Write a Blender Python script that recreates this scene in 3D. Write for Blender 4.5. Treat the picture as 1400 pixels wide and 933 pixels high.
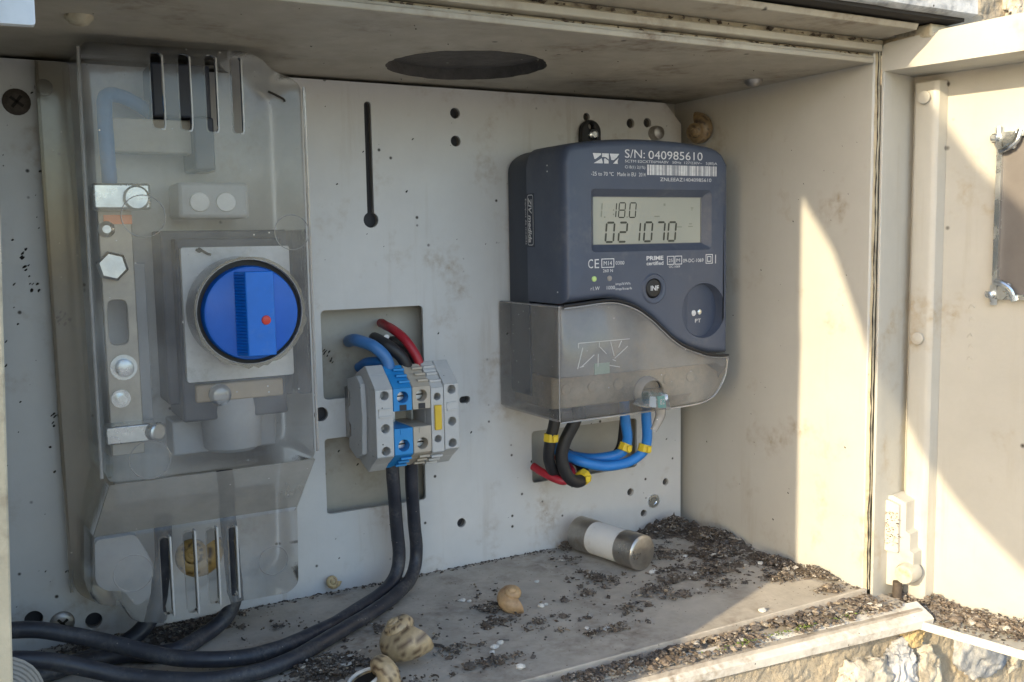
import bpy, bmesh, math, random
from mathutils import Vector, Matrix, noise
R = math.radians
random.seed(7)
scn = bpy.context.scene
for o in list(bpy.data.objects): bpy.data.objects.remove(o)
# ------------------------------------------------------------------ camera
cam = bpy.data.objects.new('camera', bpy.data.cameras.new('camera'))
scn.collection.objects.link(cam); scn.camera = cam
rx, fw, up = ((0.875219, -0.483429, -0.016989), (0.479303, 0.871418, -0.104404), (0.065276, 0.083234, 0.994390))
cam.matrix_world = Matrix(((rx[0], up[0], -fw[0], -0.431235), (rx[1], up[1], -fw[1], -0.535280), (rx[2], up[2], -fw[2], 0.208384), (0, 0, 0, 1)))
cam.data.lens = 33.785; cam.data.sensor_width = 36; cam.data.clip_start = 0.01; cam.data.clip_end = 300
# ------------------------------------------------------------------ sky and sun
SUN_EL, SUN_TRAVEL = 20.0, (0.928, 0.371)          # degrees; horizontal direction the light travels
w = bpy.data.worlds.new('World'); scn.world = w; w.use_nodes = True
nt = w.node_tree; bg = nt.nodes['Background']
sky = nt.nodes.new('ShaderNodeTexSky'); sky.sky_type = 'NISHITA'; sky.sun_disc = False
sky.sun_elevation = R(SUN_EL); sky.sun_rotation = math.atan2(-SUN_TRAVEL[0], -SUN_TRAVEL[1])
sky.air_density = 1.0; sky.dust_density = 1.2; sky.ozone_density = 1.0
nt.links.new(sky.outputs[0], bg.inputs[0]); bg.inputs[1].default_value = 0.15
sl = bpy.data.lights.new('sun', 'SUN'); sl.energy = 2.0; sl.angle = R(0.55); sl.color = (1.0, 0.82, 0.54)
sun = bpy.data.objects.new('sun', sl); scn.collection.objects.link(sun)
sd = Vector((SUN_TRAVEL[0] * math.cos(R(SUN_EL)), SUN_TRAVEL[1] * math.cos(R(SUN_EL)), -math.sin(R(SUN_EL))))
sun.rotation_euler = sd.to_track_quat('-Z', 'Y').to_euler()
vs = scn.view_settings; vs.view_transform = 'Standard'; vs.look = 'None'; vs.gamma = 1; vs.use_curve_mapping = False
vs.exposure = 1.82
scn.render.engine = 'CYCLES'
scn.cycles.transparent_max_bounces = 24; scn.cycles.max_bounces = 10; scn.cycles.diffuse_bounces = 5

# ------------------------------------------------------------------ materials (all procedural)
MATS = {}
def mat(name, col, rough=0.5, metal=0.0, spec=0.5, bump=0.0, bscale=200.0, var=0.0, vscale=30.0, col2=None, c2lo=0.5, c2hi=0.7,
        specks=0.0, spcol=(0.03, 0.025, 0.02), spscale=120.0, stains=None, stscale=14.0, stlo=0.55, sthi=0.75, attr=None, sss=0.0, roughvar=0.0, streak=None, skscale=60.0, sklo=0.56, skhi=0.75):
    m = bpy.data.materials.new(name); m.use_nodes = True; MATS[name] = m
    t = m.node_tree; N = t.nodes; L = t.links; b = N['Principled BSDF']
    b.inputs['Roughness'].default_value = rough; b.inputs['Metallic'].default_value = metal
    b.inputs['Specular IOR Level'].default_value = spec
    g = N.new('ShaderNodeNewGeometry'); pos = g.outputs['Position']
    def noi(scale, detail=4.0, rg=0.6):
        n = N.new('ShaderNodeTexNoise'); n.inputs['Scale'].default_value = scale; n.inputs['Detail'].default_value = detail
        n.inputs['Roughness'].default_value = rg; L.new(pos, n.inputs['Vector']); return n.outputs['Fac']
    def ramp(src, lo, hi):
        r = N.new('ShaderNodeMapRange'); r.inputs['From Min'].default_value = lo; r.inputs['From Max'].default_value = hi
        L.new(src, r.inputs['Value']); return r.outputs['Result']
    def mix(fac, a, c, mode='MIX'):
        x = N.new('ShaderNodeMix'); x.data_type = 'RGBA'; x.blend_type = mode
        if hasattr(fac, 'links'): L.new(fac, x.inputs[0])
        else: x.inputs[0].default_value = fac
        for v, i in ((a, 6), (c, 7)):
            if hasattr(v, 'links'): L.new(v, x.inputs[i])
            else: x.inputs[i].default_value = (*v, 1)
        return x.outputs[2]
    c = col
    if attr:
        a = N.new('ShaderNodeAttribute'); a.attribute_name = attr; c = a.outputs['Color']
    if col2: c = mix(ramp(noi(vscale), c2lo, c2hi), c, col2)
    if var:
        n = noi(vscale * 1.7, 6.0, 0.7)
        r = N.new('ShaderNodeMapRange'); r.inputs['To Min'].default_value = 1 - var; r.inputs['To Max'].default_value = 1 + var
        r.inputs['From Min'].default_value = 0.25; r.inputs['From Max'].default_value = 0.75; L.new(n, r.inputs['Value'])
        cc = N.new('ShaderNodeCombineColor'); [L.new(r.outputs[0], cc.inputs[i]) for i in range(3)]
        c = mix(1.0, c, cc.outputs[0], 'MULTIPLY')
    if stains:
        n1 = ramp(noi(stscale, 5.0, 0.65), stlo, sthi); n2 = ramp(noi(stscale * 9, 3.0, 0.6), 0.35, 0.7)
        mm = N.new('ShaderNodeMath'); mm.operation = 'MULTIPLY'; L.new(n1, mm.inputs[0]); L.new(n2, mm.inputs[1])
        c = mix(mm.outputs[0], c, stains)
    if streak:
        mp = N.new('ShaderNodeMapping'); mp.inputs['Scale'].default_value = (1, 1, 0.07); L.new(pos, mp.inputs['Vector'])
        n = N.new('ShaderNodeTexNoise'); n.inputs['Scale'].default_value = skscale; n.inputs['Detail'].default_value = 6; n.inputs['Roughness'].default_value = .7; L.new(mp.outputs[0], n.inputs['Vector'])
        n1 = ramp(n.outputs['Fac'], sklo, skhi); n2 = ramp(noi(8.0, 4.0, .6), 0.40, 0.68)
        mm = N.new('ShaderNodeMath'); mm.operation = 'MULTIPLY'; L.new(n1, mm.inputs[0]); L.new(n2, mm.inputs[1])
        c = mix(mm.outputs[0], c, streak)
    if specks:
        v = N.new('ShaderNodeTexVoronoi'); v.inputs['Scale'].default_value = spscale; L.new(pos, v.inputs['Vector'])
        s = ramp(v.outputs['Distance'], 0.16, 0.08)
        sep = N.new('ShaderNodeSeparateColor'); L.new(v.outputs['Color'], sep.inputs[0])
        k = ramp(sep.outputs[0], 1 - specks, 1 - specks + 0.02)
        mm = N.new('ShaderNodeMath'); mm.operation = 'MULTIPLY'; L.new(s, mm.inputs[0]); L.new(k, mm.inputs[1])
        c = mix(mm.outputs[0], c, spcol)
    if hasattr(c, 'links'): L.new(c, b.inputs['Base Color'])
    else: b.inputs['Base Color'].default_value = (*c, 1)
    if roughvar:
        r = N.new('ShaderNodeMapRange'); r.inputs['To Min'].default_value = max(0.02, rough - roughvar); r.inputs['To Max'].default_value = min(1, rough + roughvar)
        r.inputs['From Min'].default_value = 0.3; r.inputs['From Max'].default_value = 0.7
        L.new(noi(60), r.inputs['Value']); L.new(r.outputs[0], b.inputs['Roughness'])
    if sss: b.inputs['Subsurface Weight'].default_value = sss; b.inputs['Subsurface Radius'].default_value = (0.004, 0.003, 0.002)
    if bump:
        bn = N.new('ShaderNodeBump'); bn.inputs['Strength'].default_value = 1.0; bn.inputs['Distance'].default_value = bump * 0.001
        L.new(noi(bscale, 5.0, 0.65), bn.inputs['Height']); L.new(bn.outputs[0], b.inputs['Normal'])
    return m
def clear(name, tint, gloss_rough=0.12, dust=0.08, dustcol=(0.55, 0.52, 0.47), dscale=22.0, f0=1.45, dustvar=0.25):
    m = bpy.data.materials.new(name); m.use_nodes = True; MATS[name] = m
    t = m.node_tree; N = t.nodes; L = t.links; N.remove(N['Principled BSDF']); out = N['Material Output']
    tr = N.new('ShaderNodeBsdfTransparent'); tr.inputs[0].default_value = (*tint, 1)
    gl = N.new('ShaderNodeBsdfGlossy'); gl.inputs['Roughness'].default_value = gloss_rough; gl.inputs[0].default_value = (1, 1, 1, 1)
    df = N.new('ShaderNodeBsdfDiffuse'); df.inputs[0].default_value = (*dustcol, 1)
    fr = N.new('ShaderNodeFresnel'); fr.inputs[0].default_value = f0
    g = N.new('ShaderNodeNewGeometry')
    n = N.new('ShaderNodeTexNoise'); n.inputs['Scale'].default_value = dscale; n.inputs['Detail'].default_value = 8; n.inputs['Roughness'].default_value = 0.68
    L.new(g.outputs['Position'], n.inputs['Vector'])
    r = N.new('ShaderNodeMapRange'); r.inputs['From Min'].default_value = 0.35; r.inputs['From Max'].default_value = 0.75
    r.inputs['To Min'].default_value = dust; r.inputs['To Max'].default_value = dust + dustvar; L.new(n.outputs['Fac'], r.inputs['Value'])
    v = N.new('ShaderNodeTexVoronoi'); v.inputs['Scale'].default_value = 260; L.new(g.outputs['Position'], v.inputs['Vector'])
    sp = N.new('ShaderNodeMapRange'); sp.inputs['From Min'].default_value = 0.14; sp.inputs['From Max'].default_value = 0.07; L.new(v.outputs['Distance'], sp.inputs['Value'])
    sep = N.new('ShaderNodeSeparateColor'); L.new(v.outputs['Color'], sep.inputs[0])
    k = N.new('ShaderNodeMath'); k.operation = 'GREATER_THAN'; k.inputs[1].default_value = 0.86; L.new(sep.outputs[0], k.inputs[0])
    k2 = N.new('ShaderNodeMath'); k2.operation = 'MULTIPLY'; L.new(sp.outputs[0], k2.inputs[0]); L.new(k.outputs[0], k2.inputs[1])
    mx = N.new('ShaderNodeMath'); mx.operation = 'MAXIMUM'; L.new(r.outputs[0], mx.inputs[0]); L.new(k2.outputs[0], mx.inputs[1])
    bp = N.new('ShaderNodeBump'); bp.inputs['Distance'].default_value = 0.0004; L.new(n.outputs['Fac'], bp.inputs['Height']); bp.inputs['Strength'].default_value = 0.5
    L.new(bp.outputs[0], gl.inputs['Normal'])
    m1 = N.new('ShaderNodeMixShader'); L.new(mx.outputs[0], m1.inputs[0]); L.new(tr.outputs[0], m1.inputs[1]); L.new(df.outputs[0], m1.inputs[2])
    m2 = N.new('ShaderNodeMixShader'); L.new(fr.outputs[0], m2.inputs[0]); L.new(m1.outputs[0], m2.inputs[1]); L.new(gl.outputs[0], m2.inputs[2])
    L.new(m2.outputs[0], out.inputs[0]); return m

BEIGE = (0.49, 0.48, 0.44)
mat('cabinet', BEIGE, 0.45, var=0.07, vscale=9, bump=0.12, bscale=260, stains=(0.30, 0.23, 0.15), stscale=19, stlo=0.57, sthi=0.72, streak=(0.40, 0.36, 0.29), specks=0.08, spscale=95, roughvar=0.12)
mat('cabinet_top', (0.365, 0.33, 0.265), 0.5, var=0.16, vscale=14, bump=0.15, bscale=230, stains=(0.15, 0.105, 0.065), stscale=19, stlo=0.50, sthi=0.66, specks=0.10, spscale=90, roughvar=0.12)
mat('rail', (0.46, 0.41, 0.30), 0.55, var=0.18, vscale=26, bump=0.3, bscale=190, stains=(0.12, 0.085, 0.055), stscale=30, stlo=0.45, sthi=0.7, specks=0.22, spscale=140)
mat('door', (0.45, 0.435, 0.39), 0.45, streak=(0.38, 0.34, 0.27), var=0.08, vscale=10, bump=0.12, bscale=240, stains=(0.33, 0.24, 0.13), stscale=20, stlo=0.57, sthi=0.72, specks=0.07, spscale=85, roughvar=0.12)
mat('plate', (0.575, 0.568, 0.555), 0.42, var=0.08, vscale=9, bump=0.06, bscale=400, stains=(0.30, 0.215, 0.135), stscale=24, stlo=0.54, sthi=0.74, streak=(0.38, 0.33, 0.27), specks=0.14, spscale=130, roughvar=0.12)
mat('backing', (0.40, 0.38, 0.33), 0.6, var=0.12, vscale=20, specks=0.1, spscale=120, stains=(0.2, 0.15, 0.1), stscale=22)
mat('floor', (0.43, 0.39, 0.335), 0.75, var=0.18, vscale=30, bump=0.35, bscale=300, stains=(0.15, 0.115, 0.085), stscale=18, stlo=0.44, sthi=0.7, specks=0.35, spscale=330, spcol=(0.09, 0.07, 0.055))
mat('sill', (0.55, 0.53, 0.49), 0.65, var=0.2, vscale=40, bump=0.5, bscale=180, stains=(0.26, 0.21, 0.15), stscale=36, stlo=.44, sthi=.7, specks=0.2, spscale=260)
mat('slab', (0.42, 0.43, 0.44), 0.8, var=0.25, vscale=60, bump=1.2, bscale=150, col2=(0.20, 0.21, 0.22), c2lo=0.45, c2hi=0.6, specks=0.4, spscale=200)
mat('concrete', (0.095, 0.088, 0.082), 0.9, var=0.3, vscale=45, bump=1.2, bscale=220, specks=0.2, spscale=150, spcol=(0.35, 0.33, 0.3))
mat('mortar', (0.36, 0.305, 0.225), 0.9, var=0.3, vscale=45, bump=1.6, bscale=330, col2=(0.30, 0.265, 0.21), c2lo=0.45, c2hi=0.6, specks=0.4, spscale=380, spcol=(0.17, 0.13, 0.09))
mat('blocker_grey', (0.17, 0.17, 0.17), 0.9, var=0.2, vscale=8, bump=1.5, bscale=90)
mat('stone_pale', (0.47, 0.43, 0.36), 0.85, var=0.35, vscale=70, bump=1.8, bscale=210, col2=(0.28, 0.25, 0.2), c2lo=0.5, c2hi=0.62)
mat('stone_blue', (0.42, 0.42, 0.425), 0.8, var=0.35, vscale=60, bump=2.0, bscale=170, col2=(0.2, 0.215, 0.24), c2lo=0.45, c2hi=0.58)
mat('stone_ochre', (0.42, 0.32, 0.17), 0.85, var=0.35, vscale=70, bump=1.8, bscale=200, col2=(0.35, 0.28, 0.18))
mat('ground', (0.27, 0.26, 0.24), 0.95, var=0.25, vscale=6, bump=3, bscale=30)
mat('caster_brown', (0.10, 0.08, 0.06), 0.95, var=0.4, vscale=20, bump=4, bscale=60)
mat('meter_case', (0.062, 0.077, 0.116), 0.42, var=0.08, vscale=20, bump=0.06, bscale=1400, roughvar=0.12, stains=(0.17, 0.17, 0.175), stscale=26, stlo=0.5, sthi=0.85)
mat('meter_back', (0.026, 0.035, 0.058), 0.5, bump=0.06, bscale=1400)
mat('black_rubber', (0.012, 0.012, 0.014), 0.5)
mat('white_print', (0.60, 0.60, 0.61), 0.6, var=0.25, vscale=260)
mat('lcd', (0.34, 0.35, 0.305), 0.13, var=0.03, vscale=20)
mat('lcd_dark', (0.05, 0.055, 0.045), 0.3)
mat('lcd_faint', (0.20, 0.21, 0.17), 0.3)
mat('bezel', (0.17, 0.17, 0.17), 0.3)
mat('inner_grey', (0.25, 0.235, 0.22), 0.6, var=0.2, vscale=60, stains=(0.33, 0.26, 0.17), stscale=40)
mat('terminal_tan', (0.36, 0.29, 0.20), 0.6, var=0.3, vscale=70, stains=(0.12, 0.09, 0.06), stscale=60)
mat('brass', (0.50, 0.36, 0.16), 0.35, metal=1.0)
mat('led_green', (0.46, 0.62, 0.22), 0.2)
mat('green_tag', (0.42, 0.55, 0.42), 0.6)
mat('teal', (0.10, 0.42, 0.36), 0.5)
mat('knob_blue', (0.0, 0.105, 0.50), 0.38, var=0.08, vscale=40, bump=0.05, bscale=500, roughvar=0.1)
mat('knob_face', (0.0, 0.15, 0.62), 0.42, var=0.12, vscale=40, roughvar=0.15, stains=(0.10, 0.22, 0.55), stscale=60, stlo=.48, sthi=.8)
mat('red_dot', (0.62, 0.05, 0.03), 0.4)
mat('switch_white', (0.80, 0.79, 0.77), 0.5, var=0.08, vscale=30, stains=(0.35, 0.31, 0.24), stscale=30)
mat('switch_dark', (0.055, 0.062, 0.085), 0.5)
mat('switch_grey', (0.42, 0.42, 0.43), 0.5, var=0.1)
mat('switch_beige', (0.48, 0.38, 0.27), 0.5, var=0.1)
mat('zinc', (0.62, 0.66, 0.69), 0.28, metal=1.0, var=0.15, vscale=150, roughvar=0.15)
mat('dull_metal', (0.38, 0.36, 0.34), 0.42, metal=0.9, var=0.25, vscale=120, bump=0.1, bscale=600)
mat('rusty', (0.085, 0.068, 0.055), 0.75, metal=0.3, var=0.4, vscale=200, bump=0.3, bscale=500)
mat('busbar', (0.50, 0.45, 0.38), 0.45, metal=0.4, var=0.15, vscale=60)
mat('copper', (0.55, 0.20, 0.10), 0.4, metal=0.8)
mat('term_grey', (0.47, 0.47, 0.465), 0.5, var=0.06, vscale=60, specks=0.1, spscale=300, bump=0.05, bscale=700)
mat('term_blue', (0.02, 0.24, 0.58), 0.5, var=0.06, vscale=60, bump=0.05, bscale=700)
mat('term_beige', (0.44, 0.39, 0.32), 0.5, var=0.08, vscale=60, bump=0.05, bscale=700)
mat('hole_shade', (0.035, 0.035, 0.04), 0.7)
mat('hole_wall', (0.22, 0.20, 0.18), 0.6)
mat('yellow', (0.66, 0.44, 0.035), 0.5, var=0.08, vscale=100)
mat('yellow_marker', (0.72, 0.52, 0.03), 0.5)
mat('wire_blue', (0.055, 0.185, 0.44), 0.42, var=0.1, vscale=80)
mat('wire_blue_bright', (0.025, 0.20, 0.60), 0.4, var=0.06, vscale=80)
mat('wire_black', (0.018, 0.018, 0.02), 0.5, var=0.3, vscale=90, roughvar=0.1, bump=0.05, bscale=400)
mat('wire_red', (0.36, 0.018, 0.03), 0.42)
mat('cable_sheath', (0.026, 0.029, 0.040), 0.48, var=0.35, vscale=70, roughvar=0.15, stains=(0.15, 0.14, 0.125), stscale=60, stlo=0.46, sthi=0.75, specks=0.12, spscale=420, spcol=(.25, .23, .2), bump=0.08, bscale=300)
mat('ceramic', (0.72, 0.71, 0.68), 0.5, var=0.04, vscale=50, stains=(0.4, 0.36, 0.3), stscale=40, stlo=0.58, sthi=0.8)
mat('fuse_cap', (0.40, 0.375, 0.34), 0.38, metal=0.85, var=0.2, vscale=120, bump=0.08, bscale=600, roughvar=0.15, stains=(0.28, 0.22, 0.15), stscale=40)
mat('shell_plain', (0.46, 0.31, 0.165), 0.5, var=0.25, vscale=110, bump=0.3, bscale=300, col2=(0.30, 0.17, 0.08), c2lo=0.5, c2hi=0.75)
mat('shell', (0.5, 0.4, 0.2), 0.33, attr='col', bump=0.25, bscale=600, var=0.2, vscale=120)
mat('shell_lip', (0.72, 0.70, 0.66), 0.45)
mat('debris', (0.1, 0.08, 0.06), 0.9, attr='col')
mat('dirt', (0.115, 0.091, 0.071), 0.95, var=0.5, vscale=300, bump=1.6, bscale=700, specks=0.5, spscale=700, spcol=(0.26, 0.22, 0.17))
mat('pebble', (0.60, 0.585, 0.55), 0.7, var=0.25, vscale=400, stains=(0.35, 0.3, 0.24), stscale=150, bump=.3, bscale=900)
mat('speck_and_shade', (0.022, 0.018, 0.014), 0.9)
mat('conduit', (0.30, 0.29, 0.27), 0.5, var=0.15)
mat('white_plastic', (0.66, 0.69, 0.73), 0.25, var=0.1, vscale=60)
mat('pane_grey', (0.13, 0.118, 0.11), 0.45, var=0.12, vscale=40, roughvar=0.1)
mat('moss', (0.13, 0.17, 0.03), 0.9, var=0.4, vscale=300)
clear('clear_cover', (0.92, 0.92, 0.92), 0.045, 0.06, (0.60, 0.59, 0.57), dscale=26, dustvar=0.24)
clear('ridge_soft', (0.72, 0.71, 0.69), 0.10, 0.30, (0.66, 0.64, 0.62), f0=1.6, dustvar=0.2)
clear('clear_neck', (0.84, 0.83, 0.82), 0.25, 0.34, (0.52, 0.50, 0.47), f0=1.2, dustvar=0.2)
clear('clear_rim', (0.80, 0.77, 0.71), 0.10, 0.20, (0.52, 0.48, 0.41), dustvar=0.2)
clear('smoke_cover', (0.86, 0.85, 0.84), 0.05, 0.15, (0.49, 0.485, 0.485), dscale=24, dustvar=0.24)
clear('clear_seal', (0.90, 0.92, 0.93), 0.06, 0.10, (0.6, 0.62, 0.64), f0=1.6)
clear('ridge', (0.8, 0.8, 0.8), 0.15, 0.62, (0.72, 0.71, 0.69), f0=1.5, dustvar=0.2)

# ------------------------------------------------------------------ mesh helpers; all shapes are written in millimetres, world axes
S = 0.001
COL = scn.collection
BASE = {}
def thing(name, label, cat, base, group=None):
    o = bpy.data.objects.new(name, None); COL.objects.link(o); o.empty_display_size = 0.01
    o.location = Vector(base) * S; BASE[o.name] = Vector(base)
    o['label'] = label; o['category'] = cat
    if group: o['group'] = group
    return o
class MB:
    def __init__(s): s.v = []; s.f = []; s.c = []
    def add(s, vs, fs):
        n = len(s.v); s.v += [Vector(p) for p in vs]; s.f += [tuple(i + n for i in f) for f in fs]; return s
    def box(s, x0, x1, y0, y1, z0, z1):
        return s.add([(x, y, z) for x in (x0, x1) for y in (y0, y1) for z in (z0, z1)],
                     [(0, 1, 3, 2), (4, 6, 7, 5), (0, 4, 5, 1), (2, 3, 7, 6), (0, 2, 6, 4), (1, 5, 7, 3)])
    def prism(s, outline, a0, a1, axis='Y', holes=(), cap0=True, cap1=True, fm=None):
        mp = fm or {'Y': lambda p, a: (p[0], a, p[1]), 'X': lambda p, a: (a, p[0], p[1]), 'Z': lambda p, a: (p[0], p[1], a)}[axis]
        loops = [outline] + list(holes)
        for a, on in ((a0, cap0), (a1, cap1)):
            if on: s.fill([[mp(p, a) for p in l] for l in loops])
        for l in loops:
            n = len(l); s.add([mp(p, a0) for p in l] + [mp(p, a1) for p in l], [(i, (i + 1) % n, n + (i + 1) % n, n + i) for i in range(n)])
        return s
    def fill(s, loops):
        bm = bmesh.new(); es = []
        for l in loops:
            vs = [bm.verts.new(p) for p in l]
            for i in range(len(vs)): es.append(bm.edges.new((vs[i], vs[(i + 1) % len(vs)])))
        bmesh.ops.triangle_fill(bm, use_beauty=True, use_dissolve=False, edges=es)
        bm.verts.index_update(); s.add([v.co.copy() for v in bm.verts], [tuple(v.index for v in f.verts) for f in bm.faces]); bm.free(); return s
    def tube(s, path, rad, seg=12, cap=True, steps=6, smooth=True):
        pts = catmull(path, steps) if smooth else [Vector(p) for p in path]
        n = len(pts); rs = rad if callable(rad) else (lambda t: rad)
        t0 = (pts[1] - pts[0]).normalized(); nrm = t0.orthogonal().normalized(); rings = []
        for i, p in enumerate(pts):
            t = (pts[min(i + 1, n - 1)] - pts[max(i - 1, 0)]).normalized()
            nrm = (nrm - t * nrm.dot(t)).normalized(); b = t.cross(nrm); r = rs(i / (n - 1))
            rings.append([p + (nrm * math.cos(2 * math.pi * k / seg) + b * math.sin(2 * math.pi * k / seg)) * r for k in range(seg)])
        return s.loft(rings, cap, cap)
    def loft(s, rings, cap0=False, cap1=False):
        n = len(rings[0]); vs = [p for r in rings for p in r]; fs = []
        for j in range(len(rings) - 1):
            for i in range(n): fs.append((j * n + i, j * n + (i + 1) % n, (j + 1) * n + (i + 1) % n, (j + 1) * n + i))
        if cap0: fs.append(tuple(range(n))[::-1])
        if cap1: fs.append(tuple((len(rings) - 1) * n + i for i in range(n)))
        return s.add(vs, fs)
    def lathe(s, prof, origin, axis, seg=24, cap0=True, cap1=True):       # prof: (radius, distance along axis)
        a = Vector(axis).normalized(); u = a.orthogonal().normalized(); v = a.cross(u); o = Vector(origin)
        return s.loft([[o + a * h + (u * math.cos(2 * math.pi * k / seg) + v * math.sin(2 * math.pi * k / seg)) * r for k in range(seg)] for r, h in prof], cap0, cap1)
    def build(s, name, m, parent=None, bevel=0.0, seg=2, sharp=35, kind=None, label=None, solid=0.0):
        me = bpy.data.meshes.new(name); top = parent
        while top is not None and top.parent is not None: top = top.parent
        base = BASE.get(top.name, Vector((0, 0, 0))) if top is not None else Vector((0, 0, 0))
        me.from_pydata([(p - base) * S for p in s.v], [], s.f)
        bm = bmesh.new(); bm.from_mesh(me)
        bmesh.ops.remove_doubles(bm, verts=bm.verts, dist=1e-6); bmesh.ops.recalc_face_normals(bm, faces=bm.faces)
        bm.to_mesh(me); bm.free()
        me.materials.append(MATS[m]); me.shade_smooth(); me.set_sharp_from_angle(angle=R(sharp))
        o = bpy.data.objects.new(name, me); COL.objects.link(o); o.parent = parent
        if bevel:
            b = o.modifiers.new('bevel', 'BEVEL'); b.width = bevel * S; b.segments = seg; b.limit_method = 'ANGLE'; b.angle_limit = R(40); b.harden_normals = False
        if kind: o['kind'] = kind
        if label: o['label'] = label
        return o
def top(o, label, cat, group=None):
    o['label'] = label; o['category'] = cat
    if group: o['group'] = group
    return o
def catmull(path, steps):
    P = [Vector(p) for p in path]; out = []
    for i in range(len(P) - 1):
        p0 = P[i - 1] if i else P[0] * 2 - P[1]; p1, p2 = P[i], P[i + 1]; p3 = P[i + 2] if i + 2 < len(P) else P[-1] * 2 - P[-2]
        for k in range(steps):
            t = k / steps
            out.append(0.5 * ((2 * p1) + (p2 - p0) * t + (2 * p0 - 5 * p1 + 4 * p2 - p3) * t * t + (3 * p1 - p0 - 3 * p2 + p3) * t ** 3))
    return out + [P[-1]]
def circ(x, z, r, n=24, rz=None, a0=0): return [(x + r * math.cos(a0 + 2 * math.pi * i / n), z + (rz or r) * math.sin(a0 + 2 * math.pi * i / n)) for i in range(n)]
def rrect(x0, x1, z0, z1, r, n=5):
    out = []
    for cx, cz, a in ((x1 - r, z1 - r, 0), (x0 + r, z1 - r, 90), (x0 + r, z0 + r, 180), (x1 - r, z0 + r, 270)):
        for i in range(n + 1): t = R(a + 90 * i / n); out.append((cx + r * math.cos(t), cz + r * math.sin(t)))
    return out
def rounded(poly, r, n=4):                       # round every corner of a polygon; r number or per-corner list
    out = []; N = len(poly)
    for i, p in enumerate(poly):
        rr = r[i] if isinstance(r, (list, tuple)) else r
        P = Vector(p); A = Vector(poly[i - 1]) - P; B = Vector(poly[(i + 1) % N]) - P
        d = min(rr, A.length * 0.48, B.length * 0.48)
        if d < 0.05: out.append(tuple(p)); continue
        a = P + A.normalized() * d; b = P + B.normalized() * d
        for k in range(n + 1):
            t = k / n; out.append(tuple(a * (1 - t) ** 2 + P * 2 * t * (1 - t) + b * t * t))
    return out
def inset(poly, d):
    N = len(poly); ar = sum(poly[i - 1][0] * poly[i][1] - poly[i][0] * poly[i - 1][1] for i in range(N)); sg = 1 if ar > 0 else -1; out = []
    for i in range(N):
        a = Vector(poly[i]) - Vector(poly[i - 1]); b = Vector(poly[(i + 1) % N]) - Vector(poly[i])
        na = Vector((-a.y, a.x)).normalized() if a.length else Vector((0, 0)); nb = Vector((-b.y, b.x)).normalized() if b.length else Vector((0, 0))
        m = na + nb; m = m.normalized() if m.length > 1e-6 else na
        c = max(0.5, m.dot(na)); out.append(tuple(Vector(poly[i]) + m * (sg * d / c)))
    return out
def shell(outline, levels, holes=(), front=True):   # rounded tray: outline in (X, Z), levels (Y, inset); the last level is closed by a face with holes
    mb = MB(); rings = [[(p[0], y, p[1]) for p in inset(outline, d)] for y, d in levels]; mb.loft(rings)
    if front: mb.fill([rings[-1]] + [[(p[0], levels[-1][0], p[1]) for p in h] for h in holes])
    return mb
def text(body, x, z, y, h, width, parent, m='white_print', name='printed_text', face='Y', shear=0.0, bold=0.0, rot=0.0):
    cu = bpy.data.curves.new('t', 'FONT'); cu.body = body; cu.size = 1.0; cu.resolution_u = 3; cu.shear = shear; cu.offset = bold
    ob = bpy.data.objects.new('t', cu); COL.objects.link(ob); dg = bpy.context.evaluated_depsgraph_get()
    me = bpy.data.meshes.new_from_object(ob.evaluated_get(dg)); pts = [v.co.copy() for v in me.vertices]; fs = [tuple(p.vertices) for p in me.polygons]
    bpy.data.objects.remove(ob); bpy.data.meshes.remove(me)
    x0 = min(p.x for p in pts); x1 = max(p.x for p in pts); y0 = min(p.y for p in pts); y1 = max(p.y for p in pts)
    mb = MB(); vs = []
    for p in pts:
        a = (p.x - x0) / (x1 - x0) * width; b = (p.y - y0) / (y1 - y0) * h
        if face == 'Y': vs.append((x + a, y, z + b))
        elif face == 'XL': vs.append((x, y - b, z - a))        # on a side facing -X, reading downwards, tops towards +b
    mb.add(vs, fs); return mb.build(name, m, parent)

# ------------------------------------------------------------------ surroundings
g = MB(); g.add([(-60000, -60000, -1150), (60000, -60000, -1150), (60000, 60000, -1150), (-60000, 60000, -1150)], [(0, 1, 2, 3)])
go = g.build('ground', 'ground'); go['kind'] = 'structure'

# stone wall the cabinet is built into (three masses of mortar round the recess, stones set in them)
wall = thing('stone_wall', 'rough mortared stone wall round and below the cabinet', 'wall', (0, -178, -1150))
def mortar(x0, x1, z0, z1, y, dx, amp=2.2):
    nx = int((x1 - x0) / dx); nz = max(1, int((z1 - z0) / dx)); vs = []; fs = []
    for i in range(nx + 1):
        for j in range(nz + 1):
            X = x0 + (x1 - x0) * i / nx; Z = z0 + (z1 - z0) * j / nz
            d = noise.fractal(Vector((X * 0.03, 3.1, Z * 0.03)), 0.8, 2.1, 6) * amp + noise.noise(Vector((X * 0.3, 1, Z * 0.3))) * amp * 0.4 + noise.noise(Vector((X * 0.75, 4, Z * 0.75))) * amp * 0.3
            vs.append((X, y + d, Z))
    for i in range(nx):
        for j in range(nz): a = i * (nz + 1) + j; fs.append((a, a + 1, a + nz + 2, a + nz + 1))
    return vs, fs
m1 = MB(); m1.add(*mortar(-200, 200, -110, -9.5, -181, 1.3)); m1.build('mortar_face', 'mortar', wall)
m2 = MB(); m2.box(-900, 800, -172, 300, -1150, -112); m2.build('lower_masonry', 'mortar', wall)
m3 = MB(); m3.add(*mortar(37, 220, 306, 420, -176, 1.5)); m3.build('mortar_face', 'mortar', wall)
m4 = MB(); m4.box(120, 800, -165, 300, -112, 420); m4.build('side_masonry', 'mortar', wall)
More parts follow.
